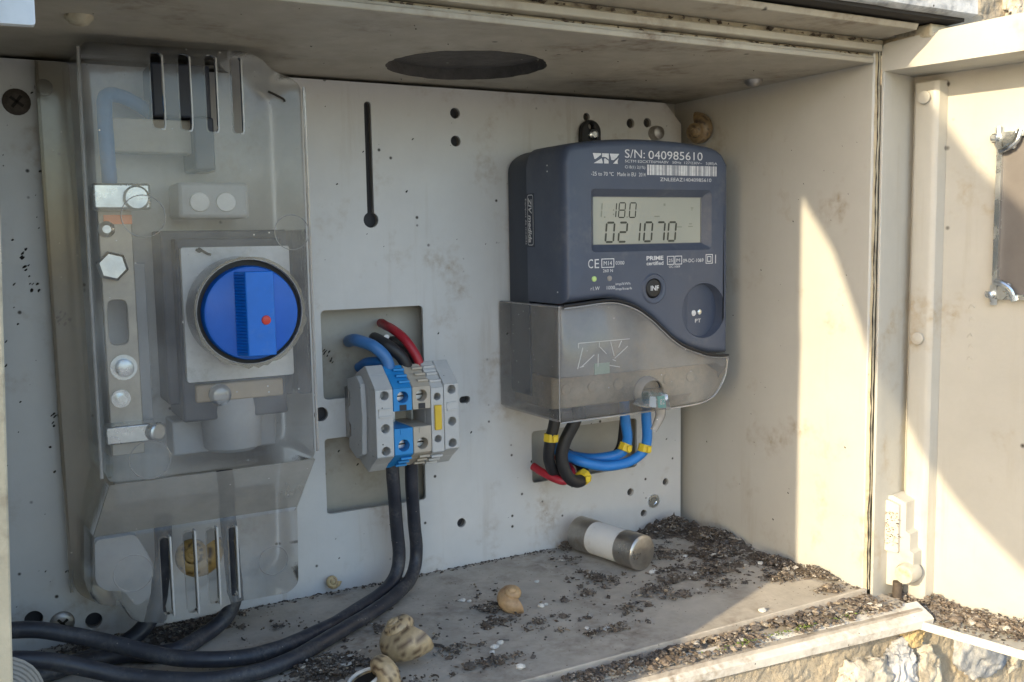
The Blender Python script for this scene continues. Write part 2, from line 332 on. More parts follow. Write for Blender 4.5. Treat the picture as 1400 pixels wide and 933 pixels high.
m6 = MB(); m6.box(-1000, -445, -287.5, 300, -1150, 1100); m6.build('sun_blocker', 'blocker_grey', wall)  # tall mass added out of view to keep sun off the left side
m5 = MB(); m5.box(-470, 120, 60, 300, -112, 420); m5.build('back_masonry', 'mortar', wall)
def stone(cx, cz, a, b, depth, seed, m, y=-179):
    bm = bmesh.new(); bmesh.ops.create_icosphere(bm, subdivisions=5, radius=1.0); rnd = Vector((seed * 7.3, seed * 3.1, seed))
    mb = MB(); vs = []
    for v in bm.verts:
        p = v.co.copy(); k = 1 + 0.28 * noise.fractal(p * 1.5 + rnd, 0.7, 2.1, 7) + 0.12 * (abs(noise.noise(p * 3.1 + rnd)) - .3)
        q = Vector((math.copysign(abs(p.x) ** 0.7, p.x), p.y, math.copysign(abs(p.z) ** 0.7, p.z))) * k
        vs.append((cx + q.x * a, y + q.y * depth, cz + q.z * b))
    bm.verts.index_update(); mb.add(vs, [tuple(v.index for v in f.verts) for f in bm.faces]); bm.free()
    return mb.build('stone', m, wall, sharp=60)
for i, (cx, cz, a, b, d, m) in enumerate([(-62, -42, 20, 12, 10, 'stone_pale'), (-22, -40, 21, 17, 12, 'stone_pale'), (8, -37, 11, 16, 12, 'stone_blue'), (20, -19, 8, 7, 8, 'stone_ochre'),
        (28, -42, 11, 15, 11, 'stone_pale'), (82, -38, 24, 20, 12, 'stone_blue'), (-110, -48, 20, 14, 10, 'stone_ochre'), (120, -40, 16, 22, 10, 'stone_pale'),
        (-5, -80, 30, 18, 11, 'stone_pale'), (60, -85, 28, 18, 11, 'stone_blue'), (108, 350, 18, 20, 9, 'stone_pale'), (150, 345, 20, 26, 10, 'stone_blue')]):
    stone(cx, cz, a, b, d, i + 1.5, m)

# cover slab over the cabinet
sb = MB(); pr = []
def slabpt(x, y, z): return (x, y + noise.noise(Vector((x * .04, y * .05, z * .1))) * 1.0, z + noise.noise(Vector((x * .03, 7 + y * .03, z * .1))) * 0.8)
nx = 90; rows = [(-150, 321), (-198, 320.2), (-200.5, 322), (-201, 330), (-199, 341), (-192, 344), (40, 346), (40, 321)]
rings = [[slabpt(-480 + (34 + 480) * i / nx - (2.5 if i == nx and r in (1, 5) else 0), y, z) for r, (y, z) in enumerate(rows)] for i in range(nx + 1)]
sb.loft(rings, True, True); so = sb.build('cover_slab', 'slab', None, sharp=50)
top(so, 'grey speckled stone slab covering the top of the cabinet', 'slab')

m = MB(); m.box(-478, 30, -196, 30, 318.4, 320.4); m.build('gap_shade', 'speck_and_shade', so)  # near-black sheet paints the shade in the gap under the slab
# invented blocker out of view, shaped to throw the slanted shadow over the door
def sunpt(a, b, dep):
    h = Vector((SUN_TRAVEL[0], SUN_TRAVEL[1], 0)).normalized(); r = Vector((h.y, -h.x, 0)); u = r.cross(sd); return r * a + u * b + sd * dep
tr = MB(); spine = [(108, 284, 40), (131, 240, 44), (160.5, 197, 44), (192, 151, 54), (229, 92, 61), (300, 30, 64), (420, -110, 66), (520, -400, 72), (560, -900, 80), (580, -1650, 90)]
pts = [sunpt(a, b, -830) for a, b, _ in spine]; rad = [r for *_, r in spine]
def trr(t):
    x = t * (len(rad) - 1); i = min(int(x), len(rad) - 2); return rad[i] + (rad[i + 1] - rad[i]) * (x - i)
tr.tube(pts, trr, 18); to = tr.build('shadow_caster', 'caster_brown'); top(to, 'added trunk-shaped blocker outside the view, invented for the slanted shadow', 'shadow caster')

# ------------------------------------------------------------------ cabinet
XW, YF, ZC, ZF, XL = 5.3, -159.0, 301.8, 3.0, -432.0
cab = thing('meter_cabinet', 'open beige polyester meter cabinet with grey perforated mounting plate', 'cabinet', (-210, 0, ZF))
m = MB(); m.box(XL, XW, 14, 18, -2, 310); m.build('back_wall', 'backing', cab)
m = MB(); m.box(XW, XW + 4, YF, 18, -2, 308); m.build('side_wall', 'cabinet', cab, bevel=0.8)
m = MB(); m.box(XL - 4, XL, YF, 18, -2, 308); m.build('side_wall', 'cabinet', cab, bevel=0.8)
random.seed(3)
hole = [(-195 + (43 + random.uniform(-1.0, 1.0)) * math.cos(2 * math.pi * i / 64), -61 + (43 + random.uniform(-1.0, 1.0)) * math.sin(2 * math.pi * i / 64)) for i in range(64)]
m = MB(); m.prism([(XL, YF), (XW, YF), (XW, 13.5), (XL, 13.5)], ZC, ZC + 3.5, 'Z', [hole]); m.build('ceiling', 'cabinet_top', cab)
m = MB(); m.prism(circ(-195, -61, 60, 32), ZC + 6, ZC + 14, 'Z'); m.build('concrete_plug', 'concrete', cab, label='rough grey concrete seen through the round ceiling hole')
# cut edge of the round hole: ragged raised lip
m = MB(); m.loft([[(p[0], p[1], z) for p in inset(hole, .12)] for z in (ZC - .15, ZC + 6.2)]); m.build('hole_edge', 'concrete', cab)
m = MB(); m.prism([(XL, YF + 1.2), (XW, YF + 1.2), (XW, 13.5), (XL, 13.5)], -1, ZF, 'Z'); m.build('floor_panel', 'floor', cab)
# stepped front rails over the opening (profile in Y, Z)
def rail(name, prof, x0, x1, mt, bev=0.5, jag=0): m = MB(); m.prism(prof, x0, x1, 'X'); return m.build(name, mt, cab, bevel=bev)
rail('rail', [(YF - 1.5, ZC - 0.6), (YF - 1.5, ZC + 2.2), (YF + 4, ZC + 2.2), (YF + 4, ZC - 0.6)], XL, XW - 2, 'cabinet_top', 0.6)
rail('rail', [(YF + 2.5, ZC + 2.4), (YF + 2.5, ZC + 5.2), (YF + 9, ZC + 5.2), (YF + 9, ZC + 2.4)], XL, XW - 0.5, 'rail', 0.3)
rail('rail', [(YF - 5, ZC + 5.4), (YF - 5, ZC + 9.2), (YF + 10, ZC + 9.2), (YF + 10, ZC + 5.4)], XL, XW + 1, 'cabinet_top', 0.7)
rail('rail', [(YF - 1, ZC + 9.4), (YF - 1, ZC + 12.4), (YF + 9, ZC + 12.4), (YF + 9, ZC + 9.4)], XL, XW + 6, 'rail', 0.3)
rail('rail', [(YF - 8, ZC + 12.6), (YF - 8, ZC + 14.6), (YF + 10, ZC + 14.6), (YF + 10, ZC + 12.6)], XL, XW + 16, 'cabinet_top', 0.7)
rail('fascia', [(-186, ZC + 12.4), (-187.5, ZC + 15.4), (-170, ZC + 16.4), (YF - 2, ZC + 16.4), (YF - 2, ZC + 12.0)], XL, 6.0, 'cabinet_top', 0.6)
m = MB(); m.box(13, 36, -189, YF + 20, ZC + 9, ZC + 16); m.build('corner_block', 'rail', cab, bevel=1.2)
m = MB()
for k in range(170):                                           # dirt lodged in the rail grooves
    x = random.uniform(XL, XW); g_ = random.choice(((YF + 1.6, ZC + 3.8), (YF - 2, ZC + 10.8))); r = random.uniform(0.5, 1.5)
    m.add([(x + random.uniform(-1, 1) * r * 1.6, g_[0] + random.uniform(-1.6, .8), g_[1] + random.uniform(-1, 1) * r) for _ in range(6)], [(0, 1, 2), (0, 2, 3), (3, 4, 5), (1, 4, 2), (2, 4, 5), (0, 3, 5)])
m.build('groove_dirt', 'dirt', cab, kind='stuff')
# sill: low ridge, gutter and white rim in front of the floor
m = MB(); m.prism([(YF - 1.6, -3), (YF - 1.4, ZF + 0.5), (YF - .8, ZF + 0.9), (YF + 0.2, ZF + 0.8), (YF + 1.1, ZF - .2), (YF + 1.1, -3)], XL, XW + 2, 'X'); m.build('sill_ridge', 'floor', cab)
m = MB(); m.prism([(XL, YF - 2.2), (XW + 14, YF - 2.2), (XW + 14, -189), (-150, -178), (XL, -156)], -8, -1.5, 'Z'); m.build('gutter', 'floor', cab)
m = MB(); rimx = [XL + (XW + 17 - XL) * k / 60 for k in range(61)]
def rimring(x):
    yi = -168.5 - (x + 150) * 0.083; yo = -180 - (x + 150) * 0.083; w1_ = noise.noise(Vector((x * .05, 0, 3))) * .8; w2_ = noise.noise(Vector((x * .12, 5, 3))) * .35
    return [(x, yi + w1_ * 1.5, 0.4 + w1_ * .4), (x, yo + 1.2 + w2_, -4.6 + w2_), (x, yo + w2_, -6.0), (x, yo + .8 + w2_, -10.5), (x, yi, -10.5)]
m.loft([rimring(x) for x in rimx], True, True); m.build('front_rim', 'sill', cab, sharp=40)
# mounting plate with slots, holes and cut-outs
def keyslot(x, z0, z1, w_, r): 
    a = [(x + w_ * math.cos(R(t)), z1 - w_ + w_ * math.sin(R(t))) for t in range(0, 181, 30)]
    dz = math.sqrt(r * r - w_ * w_); s0 = math.degrees(math.atan2(dz, -w_)); return a + [(x + r * math.cos(R(s0 + (360 - 2 * (s0 - 90)) * k / 18)), z0 + r * math.sin(R(s0 + (360 - 2 * (s0 - 90)) * k / 18))) for k in range(19)]
holes = [keyslot(-229.5, 221.5, 289.5, 2.1, 4.6), circ(-173.5, 285.4, 3.3), circ(-173.5, 268.8, 3.3), rrect(-262, -198.2, 118, 170, 2.5), rrect(-262.5, -199.4, 50, 95, 2.0),
         circ(-263.9, 109.9, 4.2), rrect(-175, -167.5, 107.5, 111.8, 2.1), rrect(-123.5, -39, 49.5, 84, 2.5), circ(-43.3, 284.9, 3.2), circ(-29.3, 285.9, 3.2), circ(-175.5, 31.2, 3.0),
         circ(-44.6, 32.3, 2.7), circ(-13.9, 35.3, 2.6), circ(-33.3, 15.4, 2.6), circ(-78.5, 287.5, 2.6), circ(-419, 19.5, 4.4), circ(-391, 13, 4.2)]
m = MB(); m.prism([(-431, 2), (-0.5, 2), (-0.2, 286), (-14, 299.8), (-431, 300.2)], 0, 2.2, 'Y', holes); m.build('mounting_plate', 'plate', cab, label='grey perforated steel mounting plate at the back')
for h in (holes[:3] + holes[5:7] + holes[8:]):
    m = MB(); m.loft([[(p[0], y, p[1]) for p in inset(h, -.25)] for y in (2.25, 6.0)]); m.build('hole_sleeve', 'hole_wall', cab)  # sleeve added so the small holes read as unlit
    m = MB(); m.fill([[(p[0], 5.5, p[1]) for p in inset(h, -.2)]]); m.build('hole_bottom', 'hole_shade', cab)  # near-black bottom paints the shade inside the hole
def screw(x, z, r, y, mt, name='screw', cross=True, h=2.2):
    m = MB(); m.lathe([(r, 0), (r, h * 0.35), (r * 0.86, h * 0.75), (r * 0.5, h)], (x, y, z), (0, -1, 0), 20); o = m.build(name, mt, cab)
    if cross:
        k = MB(); a = R(random.uniform(0, 90)); 
        for q in (a, a + math.pi / 2):
            d = Vector((math.cos(q), 0, math.sin(q))); n_ = Vector((-d.z, 0, d.x)); c = Vector((x, y - h - 0.08, z))
            k.add([c + d * r * .55 + n_ * r * .11, c - d * r * .55 + n_ * r * .11, c - d * r * .55 - n_ * r * .11, c + d * r * .55 - n_ * r * .11], [(0, 1, 2, 3)])
        k.build('screw_slot', 'speck_and_shade', o)
    return o
screw(-410.5, 279.5, 6.4, 0, 'rusty'); screw(-406, 15, 6.0, 0, 'dull_metal'); screw(-398, 287, 4.2, 0, 'rusty', cross=False)
m = MB(); m.lathe([(4.8, 0), (4.8, 1.0), (2.6, 1.0), (2.6, 0.4)], (-24.9, 0, 23.1), (0, -1, 0), 20); m.build('washer', 'zinc', cab)
for x, y in ((-15.7, -87.5), (-389.5, -99.8)):
    m = MB(); m.lathe([(5.6, 0), (5.4, 1.4), (3.8, 3.2), (1.5, 4.0)], (x, y, ZC), (0, 0, -1), 20); m.build('rivet', 'dull_metal' if x > -100 else 'rail', cab)
# small dirt specks and insect remains stuck on the plate and walls
random.seed(21); m = MB()
def blot(c, r, nrm):
    n_ = Vector(nrm); u = n_.orthogonal().normalized(); v = n_.cross(u); k = 7; el = random.uniform(.4, 1); a0 = random.uniform(0, 3.1)
    r *= .8; el *= .7
    pts = [Vector(c) + n_ * 0.25 + (u * math.cos(2 * math.pi * i / k + a0) + v * math.sin(2 * math.pi * i / k + a0) * el) * r * random.uniform(.6, 1.2) for i in range(k)]
    m.add(pts + [Vector(c) + n_ * min(0.9, r)], [(i, (i + 1) % k, k) for i in range(k)])
for _ in range(80): blot((random.uniform(-265, -5), 0, random.uniform(8, 295)), random.choice((.35, .45, .6, .8, 1.2)), (0, -1, 0))
for _ in range(40): blot((random.uniform(-430, -402), 0, random.uniform(20, 290)), random.choice((.4, .6, .9, 1.3)), (0, -1, 0))
for _ in range(45): blot((XW, random.uniform(-155, -10), random.uniform(10, 290)), random.choice((.35, .45, .6, .9)), (-1, 0, 0))
for _ in range(60): blot((random.uniform(-400, 0), random.uniform(-155, -5), ZC), random.choice((.4, .6, .9)), (0, 0, -1))
for bx_, bz in ((-397, 174), (-397, 171), (-403, 121), (-411, 197), (-408, 190), (-259, 144), (-258, 141), (-412, 206)):
    for _ in range(5): blot((bx_ + random.uniform(-2, 2), 0, bz + random.uniform(-3, 3)), random.uniform(.7, 1.8), (0, -1, 0))
m.build('dirt_specks', 'speck_and_shade', cab, kind='stuff')

# ---- door swung open on the right: local axes u along the door, n away from us
DA = R(103); U = Vector((-math.cos(DA), -math.sin(DA), 0)); NN = Vector((math.sin(DA), -math.cos(DA), 0)); DP = Vector((XW + 3, YF - 2.8, 0))
def D(s, n, z): return DP + U * s + NN * n + Vector((0, 0, z))
def dprism(prof, z0, z1): m = MB(); m.prism(prof, z0, z1, fm=lambda p, a: D(p[0], p[1], a)); return m
def dplate(outline, n0, n1, holes=()): m = MB(); m.prism(outline, n0, n1, holes=holes, fm=lambda p, a: D(p[0], a, p[1])); return m
win = rounded([(50, 172), (126, 172), (126, 261), (50, 261)], 3)
door = dplate([(0, -9), (215, -9), (215, 313), (0, 313)], 35, 38, [win]).build('door', 'door', cab, label='beige cabinet door swung open to the right')
dprism([(0, 0), (1.6, 0), (2.2, 6), (1.6, 14), (3.0, 24), (2.0, 35), (0, 35), (-1.5, 20)], -8.5, 297).build('hinge_side_lip', 'door', door, bevel=0.4)
m = MB(); m.prism(rounded([(-0.2, 296.8), (0, 311.5), (34, 314), (215, 320), (215, 296.8)], [2, 3, 1, 1, 1]), 0, 35, fm=lambda p, a: D(p[0], a, p[1])); m.build('top_lip', 'door', door, bevel=1.0)
m = MB(); m.prism([(-0.2, -9), (215, -9), (215, -11.5), (-0.2, -11.5)], 0, 35, fm=lambda p, a: D(p[0], a, p[1])); m.build('bottom_lip', 'door', door)
m = MB(); m.prism([(-0.2, -6.6), (215, -6.6), (215, -11.5), (-0.2, -11.5)], -1.2, 0.4, fm=lambda p, a: D(p[0], a, p[1])); m.build('lip_edge', 'sill', door, bevel=0.4)
rb = [(4.6, 35), (5.4, 29), (6.6, 27.3), (8.0, 26.8), (16.2, 26.2), (18.4, 26.6), (19.8, 27.8), (21.4, 34.9)]
dprism(rb, -8, 292.5).build('rib', 'door', door, bevel=0.5)
for z in (283.5, 148.5):
    m = MB(); m.lathe([(3.6, 0), (3.4, 0.7), (2.6, 0.9)], D(12.5, 24.6, z), -NN, 20); m.build('moulded_boss', 'door', door)
# small viewing window with metal frame and two clips
fr = MB(); fr.prism(win, 30.5, 36.5, holes=[inset(win, 2.6)], fm=lambda p, a: D(p[0], a, p[1])); fr.build('window_frame', 'zinc', door, bevel=0.5)
dplate(inset(win, 2.4), 33.6, 34.6).build('window_pane', 'pane_grey', door)
for z in (261, 172):
    sg = 1 if z > 200 else -1
    m = MB(); m.prism(rounded([(54, z - 9 * sg), (60, z - 9 * sg), (60, z), (52, z)][::sg], 1.0), 29.4, 30.6, fm=lambda p, a: D(p[0], a, p[1]))
    m.tube([D(52, 30, z - 9.5 * sg), D(56, 29, z - 8.5 * sg), D(60.5, 29, z - 5 * sg), D(62, 30, z + 0.5 * sg)], 1.6, 10); c = m.build('window_clip', 'zinc', door)
    m = MB(); m.lathe([(2.9, 0), (2.9, 1.0), (1.9, 1.4), (1.9, 8.0), (1.2, 8.6)], D(50, 35, z - 2.4 * sg), -NN, 14); m.tube([D(50, 33.5, z - 7.5 * sg), D(50.5, 32.6, z - 2.4 * sg), D(50, 33.5, z + 3 * sg)], 1.9, 8)
    m.tube([D(46, 33.5, z - 2.4 * sg), D(54, 33.5, z - 2.4 * sg)], 1.9, 8); m.build('clip_screw', 'zinc', c)
text_door = MB()
for k, z in enumerate((166, 159, 150, 144, 137, 131)): text_door.tube([D(36 + (k % 2), 34.9, z), D(37.5, 34.8, z + 2.2), D(39.5 - (k % 3) * .5, 34.9, z + .4)], 0.25, 5, steps=3)
text_door.build('moulded_mark', 'door', door)
# lower hinge bracket with pin head
hb = [(1.0, 3), (1.0, 56), (4.5, 57), (12.6, 54), (12.6, 37), (15.4, 36), (15.4, 26), (17.6, 25), (17.6, 16), (13, 14), (10, 3)]
m = MB(); m.prism(rounded(hb, 0.7, 2), 16, 30, fm=lambda p, a: D(p[0], a, p[1])); hg = m.build('hinge_bracket', 'door', door, bevel=0.7)
m = MB(); m.prism(rounded([(1.6, 24), (1.6, 54.6), (9.6, 52.4), (9.6, 24)], 0.8, 2), 13.2, 16.4, holes=[], fm=lambda p, a: D(p[0], a, p[1])); m.build('bracket_web', 'door', hg, bevel=0.6)
m = MB(); m.lathe([(5.8, 0), (6.1, 2), (6.1, 9), (5.2, 11.2), (3, 11.8)], D(14.5, 22, 13), -NN, 24); m.build('hinge_pin', 'door', hg)
m = MB(); m.lathe([(2.6, 0), (2.6, 12)], D(9.5, 14, -5), (0, 0, 1), 12); m.build('hinge_knuckle', 'rusty', hg)
# dark seal in the gap between the side wall and the door
m = MB()
path = [(XW + 2.5 + random.uniform(-.3, .3), YF - 0.8 + random.uniform(-.4, .2), ZF + (ZC + 6 - ZF) * i / 40) for i in range(41)]
m.tube([(p[0] + .6, p[1] + 1.0, p[2]) for p in path], lambda t: 1.9 + 0.5 * noise.noise(Vector((t * 60, 0, 0))), 8, steps=2); m.build('door_seal', 'rail', cab)
m = MB(); m.tube([(p[0] - .9, p[1] - .9, p[2]) for p in path], lambda t: max(.12, 0.28 + 0.5 * noise.noise(Vector((t * 50, 4, 0)))), 6, steps=2); m.build('seal_crack', 'speck_and_shade', cab)
# left leaf of the cabinet, edge-on at the left border
def LX(z): return -426.4 - (214 - z) * 0.040
m = MB(); zs = [-12, 40, 100, 160, 222, 290, 318]
m.loft([[(LX(z), -160, z), (LX(z), -279.5, z), (LX(z) - 3.2, -280, z), (LX(z) - 3.2, -160, z)] for z in zs], True, True)
lf = m.build('door', 'rail', cab, bevel=0.5, label='narrow left door leaf seen edge-on at the left border')
m = MB(); m.prism(rounded([(-424, 265.6), (-414.6, 265.8), (-414.2, 300), (-424, 300)], 1.0), -252, -249, 'Y'); m.build('latch_tab', 'white_plastic', lf, bevel=0.4, label='bluish white plastic tab in the top left corner')

# ------------------------------------------------------------------ isolator switch under its clear cover
isw = thing('isolator_switch', 'rotary isolator with blue knob on a white square, fixed to the plate', 'switch', (-320, 0, 100))
m = MB(); m.box(-347, -294, -40, -2, 120, 212); m.box(-352, -288, -30, -2, 128, 216); m.build('switch_body', 'switch_dark', isw, bevel=1.2)
m = MB(); m.prism(rrect(-346, -293, 141.5, 207.5, 1.2), -50, -46, 'Y'); m.build('face_plate', 'switch_white', isw, bevel=0.5)
m = MB(); m.box(-343, -296, -46.2, -40, 145, 204); m.build('switch_neck', 'switch_dark', isw)
m = MB(); m.box(-341, -297, -43, -30, 130, 139); m.build('terminal_shroud', 'switch_beige', isw, bevel=0.8)
m = MB(); m.lathe([(15, 0), (15.5, 6), (14.5, 26), (12, 28)], (-321, -28, 130), (0, 0, -1), 28); m.build('cable_bush', 'switch_grey', isw)
m = MB(); m.box(-350, -296, -22, -2, 100, 118); m.build('lower_terminal', 'switch_grey', isw, bevel=1)
KC = (-318.6, 175.7)
m = MB(); m.lathe([(22.7, 0), (22.7, 21), (22.1, 22.4), (20.9, 22.8)], (KC[0], -50, KC[1]), (0, -1, 0), 56); kn = m.build('knob', 'knob_blue', isw)
gz = math.sqrt(21.4 ** 2 - 6.5 ** 2)
# grip bar: sloped left flank with fine ribs, flat front face
out = []
for t in range(-17, 18): z = 21.2 * t / 17; out.append(z)
gr = MB()
zt = 20.0
gr.prism([(-326.8, -72.2), (-322.8, -80.0), (-309.6, -80.0), (-307.6, -72.2)], KC[1] - zt, KC[1] + zt, fm=lambda p, a: (p[0], p[1], a)); gr.build('grip', 'knob_face', kn, bevel=0.5)
rbm = MB()
for k in range(26):
    z = KC[1] - 18.5 + 37 * k / 25
    rbm.add([(-326.4, -73.3, z - .35), (-323.1, -79.7, z - .35), (-323.5, -80.1, z), (-326.9, -73.6, z), (-326.4, -73.3, z + .35), (-323.1, -79.7, z + .35)], [(0, 1, 2, 3), (3, 2, 5, 4)])
rbm.build('grip_ribs', 'knob_blue', kn)
m = MB(); m.lathe([(2.3, 0), (2.1, 0.7), (1.2, 1.1)], (-313.9, -79.9, 172.6), (0, -1, 0), 18); m.build('indicator_dot', 'red_dot', kn)
# busbars, clamps and bolts at the left inside the cover
bus = thing('busbar_assembly', 'metal neutral busbar with bolts and clamps at the left under the clear cover', 'busbar', (-373, 0, 105))
m = MB(); m.prism([(-379.5, 104), (-364, 104), (-364, 226), (-379.5, 226)], -24, -19, 'Y', [rrect(-377.5, -368.5, 160, 182, 3)]); m.build('bar', 'busbar', bus, bevel=0.5)
m = MB(); m.box(-364, -358, -17, -12, 120, 200); m.build('bar', 'switch_grey', bus, bevel=0.4, label='thin grey bar beside the main busbar')
m = MB(); m.box(-383, -357, -42, -24, 226, 238.5); m.build('clamp', 'zinc', bus, bevel=1.2)
m = MB(); m.lathe([(6, 0), (6, 1.8), (5.0, 2.6)], (-363.8, -42, 231.5), (0, -1, 0), 20); m.box(-368.2, -359.2, -45.2, -44.4, 231.0, 232.2); m.build('clamp_screw', 'zinc', bus)
m = MB(); m.lathe([(7.6, 0), (7.6, 4), (6.2, 5.2)], (-374.5, -24, 199), (0, -1, 0), 6); m.build('bolt', 'zinc', bus)
m = MB(); m.lathe([(6.4, 0), (6.4, 1.2), (4.4, 1.2), (4.4, 5), (3.4, 5.4)], (-371.8, -24, 148.5), (0, -1, 0), 20); m.build('bolt', 'zinc', bus)
m = MB(); m.lathe([(4.6, 0), (4.6, 1.6), (2.4, 1.6), (2.4, 7)], (-374, -24, 133), (0, -1, 0), 16); m.build('bolt', 'zinc', bus)
m = MB(); m.lathe([(4.0, 0), (4.0, 1.6), (2.0, 3)], (-376, -24, 217), (0, -1, 0), 16); m.build('bolt', 'zinc', bus)
m = MB(); m.box(-377, -364, -25.2, -23.9, 219.5, 224); m.build('copper_strip', 'copper', bus)
m = MB(); m.box(-383, -359, -36, -22, 112, 121); m.lathe([(5, 0), (5, 4), (4, 5)], (-361, -34, 116.5), (0.5, -1, 0), 16); m.build('clamp', 'zinc', bus, bevel=1.0)
m = MB(); m.box(-372, -323, -26, -12, 254.5, 271); m.box(-330, -322, -24, -4, 246, 256); rl = m.build('support_block', 'term_beige', None, bevel=0.8); top(rl, 'beige support block behind the upper vent slots of the clear cover', 'block')
m = MB(); m.box(-352, -324, -30, -3, 272, 298); m.box(-334, -324, -34, -3, 246, 272); o = m.build('slot_shade_box', 'switch_dark', None, bevel=1.0); top(o, 'dark box added to paint the shade behind the top vent slots of the clear cover', 'shade box')  # added box, its dark colour stands in for shade behind the slots
m = MB(); m.box(-343, -308, -34, -6, 222, 240); ub = m.build('terminal_box', 'switch_grey', None, bevel=2.0); top(ub, 'small pale grey box above the rotary switch under the cover', 'box')
for x in (-333, -320):
    k = MB(); k.lathe([(5, 0), (4.6, 1.2)], (x, -34, 230), (0, -1, 0), 18); k.build('round_cap', 'switch_white', ub)
def wire(name, label, path, r, mt, seg=12, group=None, cat='wire'):
    sd_ = len(label); pp = catmull(path, 5); pp = [p + Vector((noise.noise(p * .045 + Vector((sd_, 0, 0))), noise.noise(p * .045 + Vector((0, sd_, 7))), .6 * abs(noise.noise(p * .045 + Vector((3, 0, sd_)))))) * (1.1 if 0 < k < len(pp) - 1 else 0) for k, p in enumerate(pp)]
    m = MB(); m.tube(pp, lambda t: r * (1 + .025 * noise.noise(Vector((t * 40, sd_, 0)))), seg, steps=2); o = m.build(name, mt); return top(o, label, cat, group)
wire('blue_wire', 'thick pale blue wire bending behind the upper left of the clear cover', [(-374, -30, 238), (-374.2, -30, 255), (-374.4, -29, 272), (-372, -26, 281), (-362, -20, 281), (-348, -14, 274), (-338, -8, 268)], 3.6, 'wire_blue')

# clear cover: tray with a stepped top, a narrower set-back lower section, slots and a hole for the knob
cov = thing('clear_cover', 'dusty clear plastic cover with vent slots over the rotary switch', 'cover', (-337, 0, 5))
def slot(x0, x1, z0, z1): return rrect(x0, x1, z0, z1, min(1.8, (x1 - x0) * .45), 3)
upo = rounded([(-386.5, 298), (-386.5, 100), (-289, 100), (-289, 285), (-294, 288.5), (-302, 291), (-308, 297), (-315, 299.2)], [4, 5, 4, 5, 2, 3, 4, 3])
th = [slot(-358.5, -353.4, 261.5, 295.2), slot(-346.4, -341.4, 261.2, 295.4), slot(-334.6, -329.6, 260.8, 295.8), slot(-322.6, -318, 260.6, 296)]
kh = circ(KC[0] - 0.3, KC[1] + 0.6, 25.4, 56)
shell(upo, [(-2, -3), (-66, -0.3), (-68.6, 0.4), (-69.8, 1.4), (-70.2, 3.0)], th + [kh]).build('upper_shell', 'clear_cover', cov)
for h in th:
    x1_ = max(p[0] for p in h); z0_ = min(p[1] for p in h); z1_ = max(p[1] for p in h); x0_ = min(p[0] for p in h)
    m = MB(); m.tube([(x1_ + .2, -70.0, z1_ - 1), (x1_ + .25, -70.0, (z0_ + z1_) / 2), (x1_ + .1, -70.0, z0_ + 1.2), ((x0_ + x1_) / 2 + .8, -70, z0_ - .2)], .42, 6, steps=3); m.build('slot_highlight', 'ridge', cov)  # whitish tube paints a highlight along the slot's right side
    m = MB(); m.loft([[(p[0], -70.2, p[1]) for p in h], [(p[0], -66.8, p[1]) for p in h]]); m.build('slot_wall', 'clear_rim', cov)
m = MB(); m.loft([[(p[0], y, p[1]) for p in circ(KC[0] - 0.3, KC[1] + 0.6, r, 56)] for y, r in ((-70.2, 25.5), (-71.2, 25.4), (-71.2, 25.0), (-70, 24.9))]); m.build('knob_collar', 'ridge_soft', cov)
m = MB(); m.prism(circ(KC[0], KC[1], 25.6, 48), -66, -64, 'Y', [circ(KC[0], KC[1], 22.4, 48)]); m.build('knob_surround', 'black_rubber', isw)
m = MB(); m.loft([[(p[0], y, p[1]) for p in circ(KC[0] - .3, KC[1] + .6, r, 48)] for y, r in ((-69.8, 25.6), (-52, 26.6))]); m.build('hole_sleeve', 'clear_neck', cov)
jag = [(KC[0] + (26.2 + random.uniform(0, 1.7) * (1 if 200 < (360 * i / 72) < 355 else .3)) * math.cos(2 * math.pi * i / 72), KC[1] + .6 + (26.2 + random.uniform(0, 1.7) * (1 if 200 < (360 * i / 72) < 355 else .3)) * math.sin(2 * math.pi * i / 72)) for i in range(72)]
m = MB(); m.prism(jag, -71.0, -70.3, 'Y', [circ(KC[0] - 0.3, KC[1] + 0.6, 25.4, 56)]); m.build('cut_edge', 'clear_rim', cov)
# side flange against the plate
fl = rounded([(-402, 298), (-402, 92), (-400, 34), (-390, 26), (-378, 22), (-378, 100), (-387, 110), (-387, 298)], [3, 3, 8, 4, 2, 2, 2, 2])
m = MB(); m.prism(fl, -12, -9.5, 'Y'); m.build('side_flange', 'clear_rim', cov)
m = MB(); m.loft([[(-402, -12, 298), (-402, -12, 34), (-402, -1, 34), (-402, -1, 298)], [(-400.5, -12, 298), (-400.5, -12, 34), (-400.5, -1, 34), (-400.5, -1, 298)]], True, True); m.build('flange_edge', 'clear_rim', cov)
m = MB(); m.tube([(-387.5, -66.5, 296), (-388.4, -66.5, 200), (-388.8, -66.5, 103)], 0.8, 8); m.build('moulded_edge', 'ridge_soft', cov); m = MB(); m.tube([(-287.8, -68.5, 284), (-287.8, -68.5, 104)], 0.8, 8)
m.build('moulded_edge', 'ridge_soft', cov)
lowo = rounded([(-394, 72), (-395.5, 42), (-391, 37), (-382, 35), (-377, 26), (-362, 22), (-338, 22), (-333, 25), (-327, 26), (-300, 25.5), (-294.5, 30), (-293.5, 72)], [2, 4, 3, 3, 4, 2, 2, 2, 1, 5, 4, 2])
lh = [slot(-363.2, -358.8, 27, 66), slot(-351.8, -347, 25.5, 67), slot(-340.8, -336.2, 28, 67), slot(-330.0, -326.6, 30, 66)]
shell(lowo, [(-2, -2), (-47, -0.2), (-49.4, 0.6), (-50, 2.2)], lh).build('lower_shell', 'clear_cover', cov)
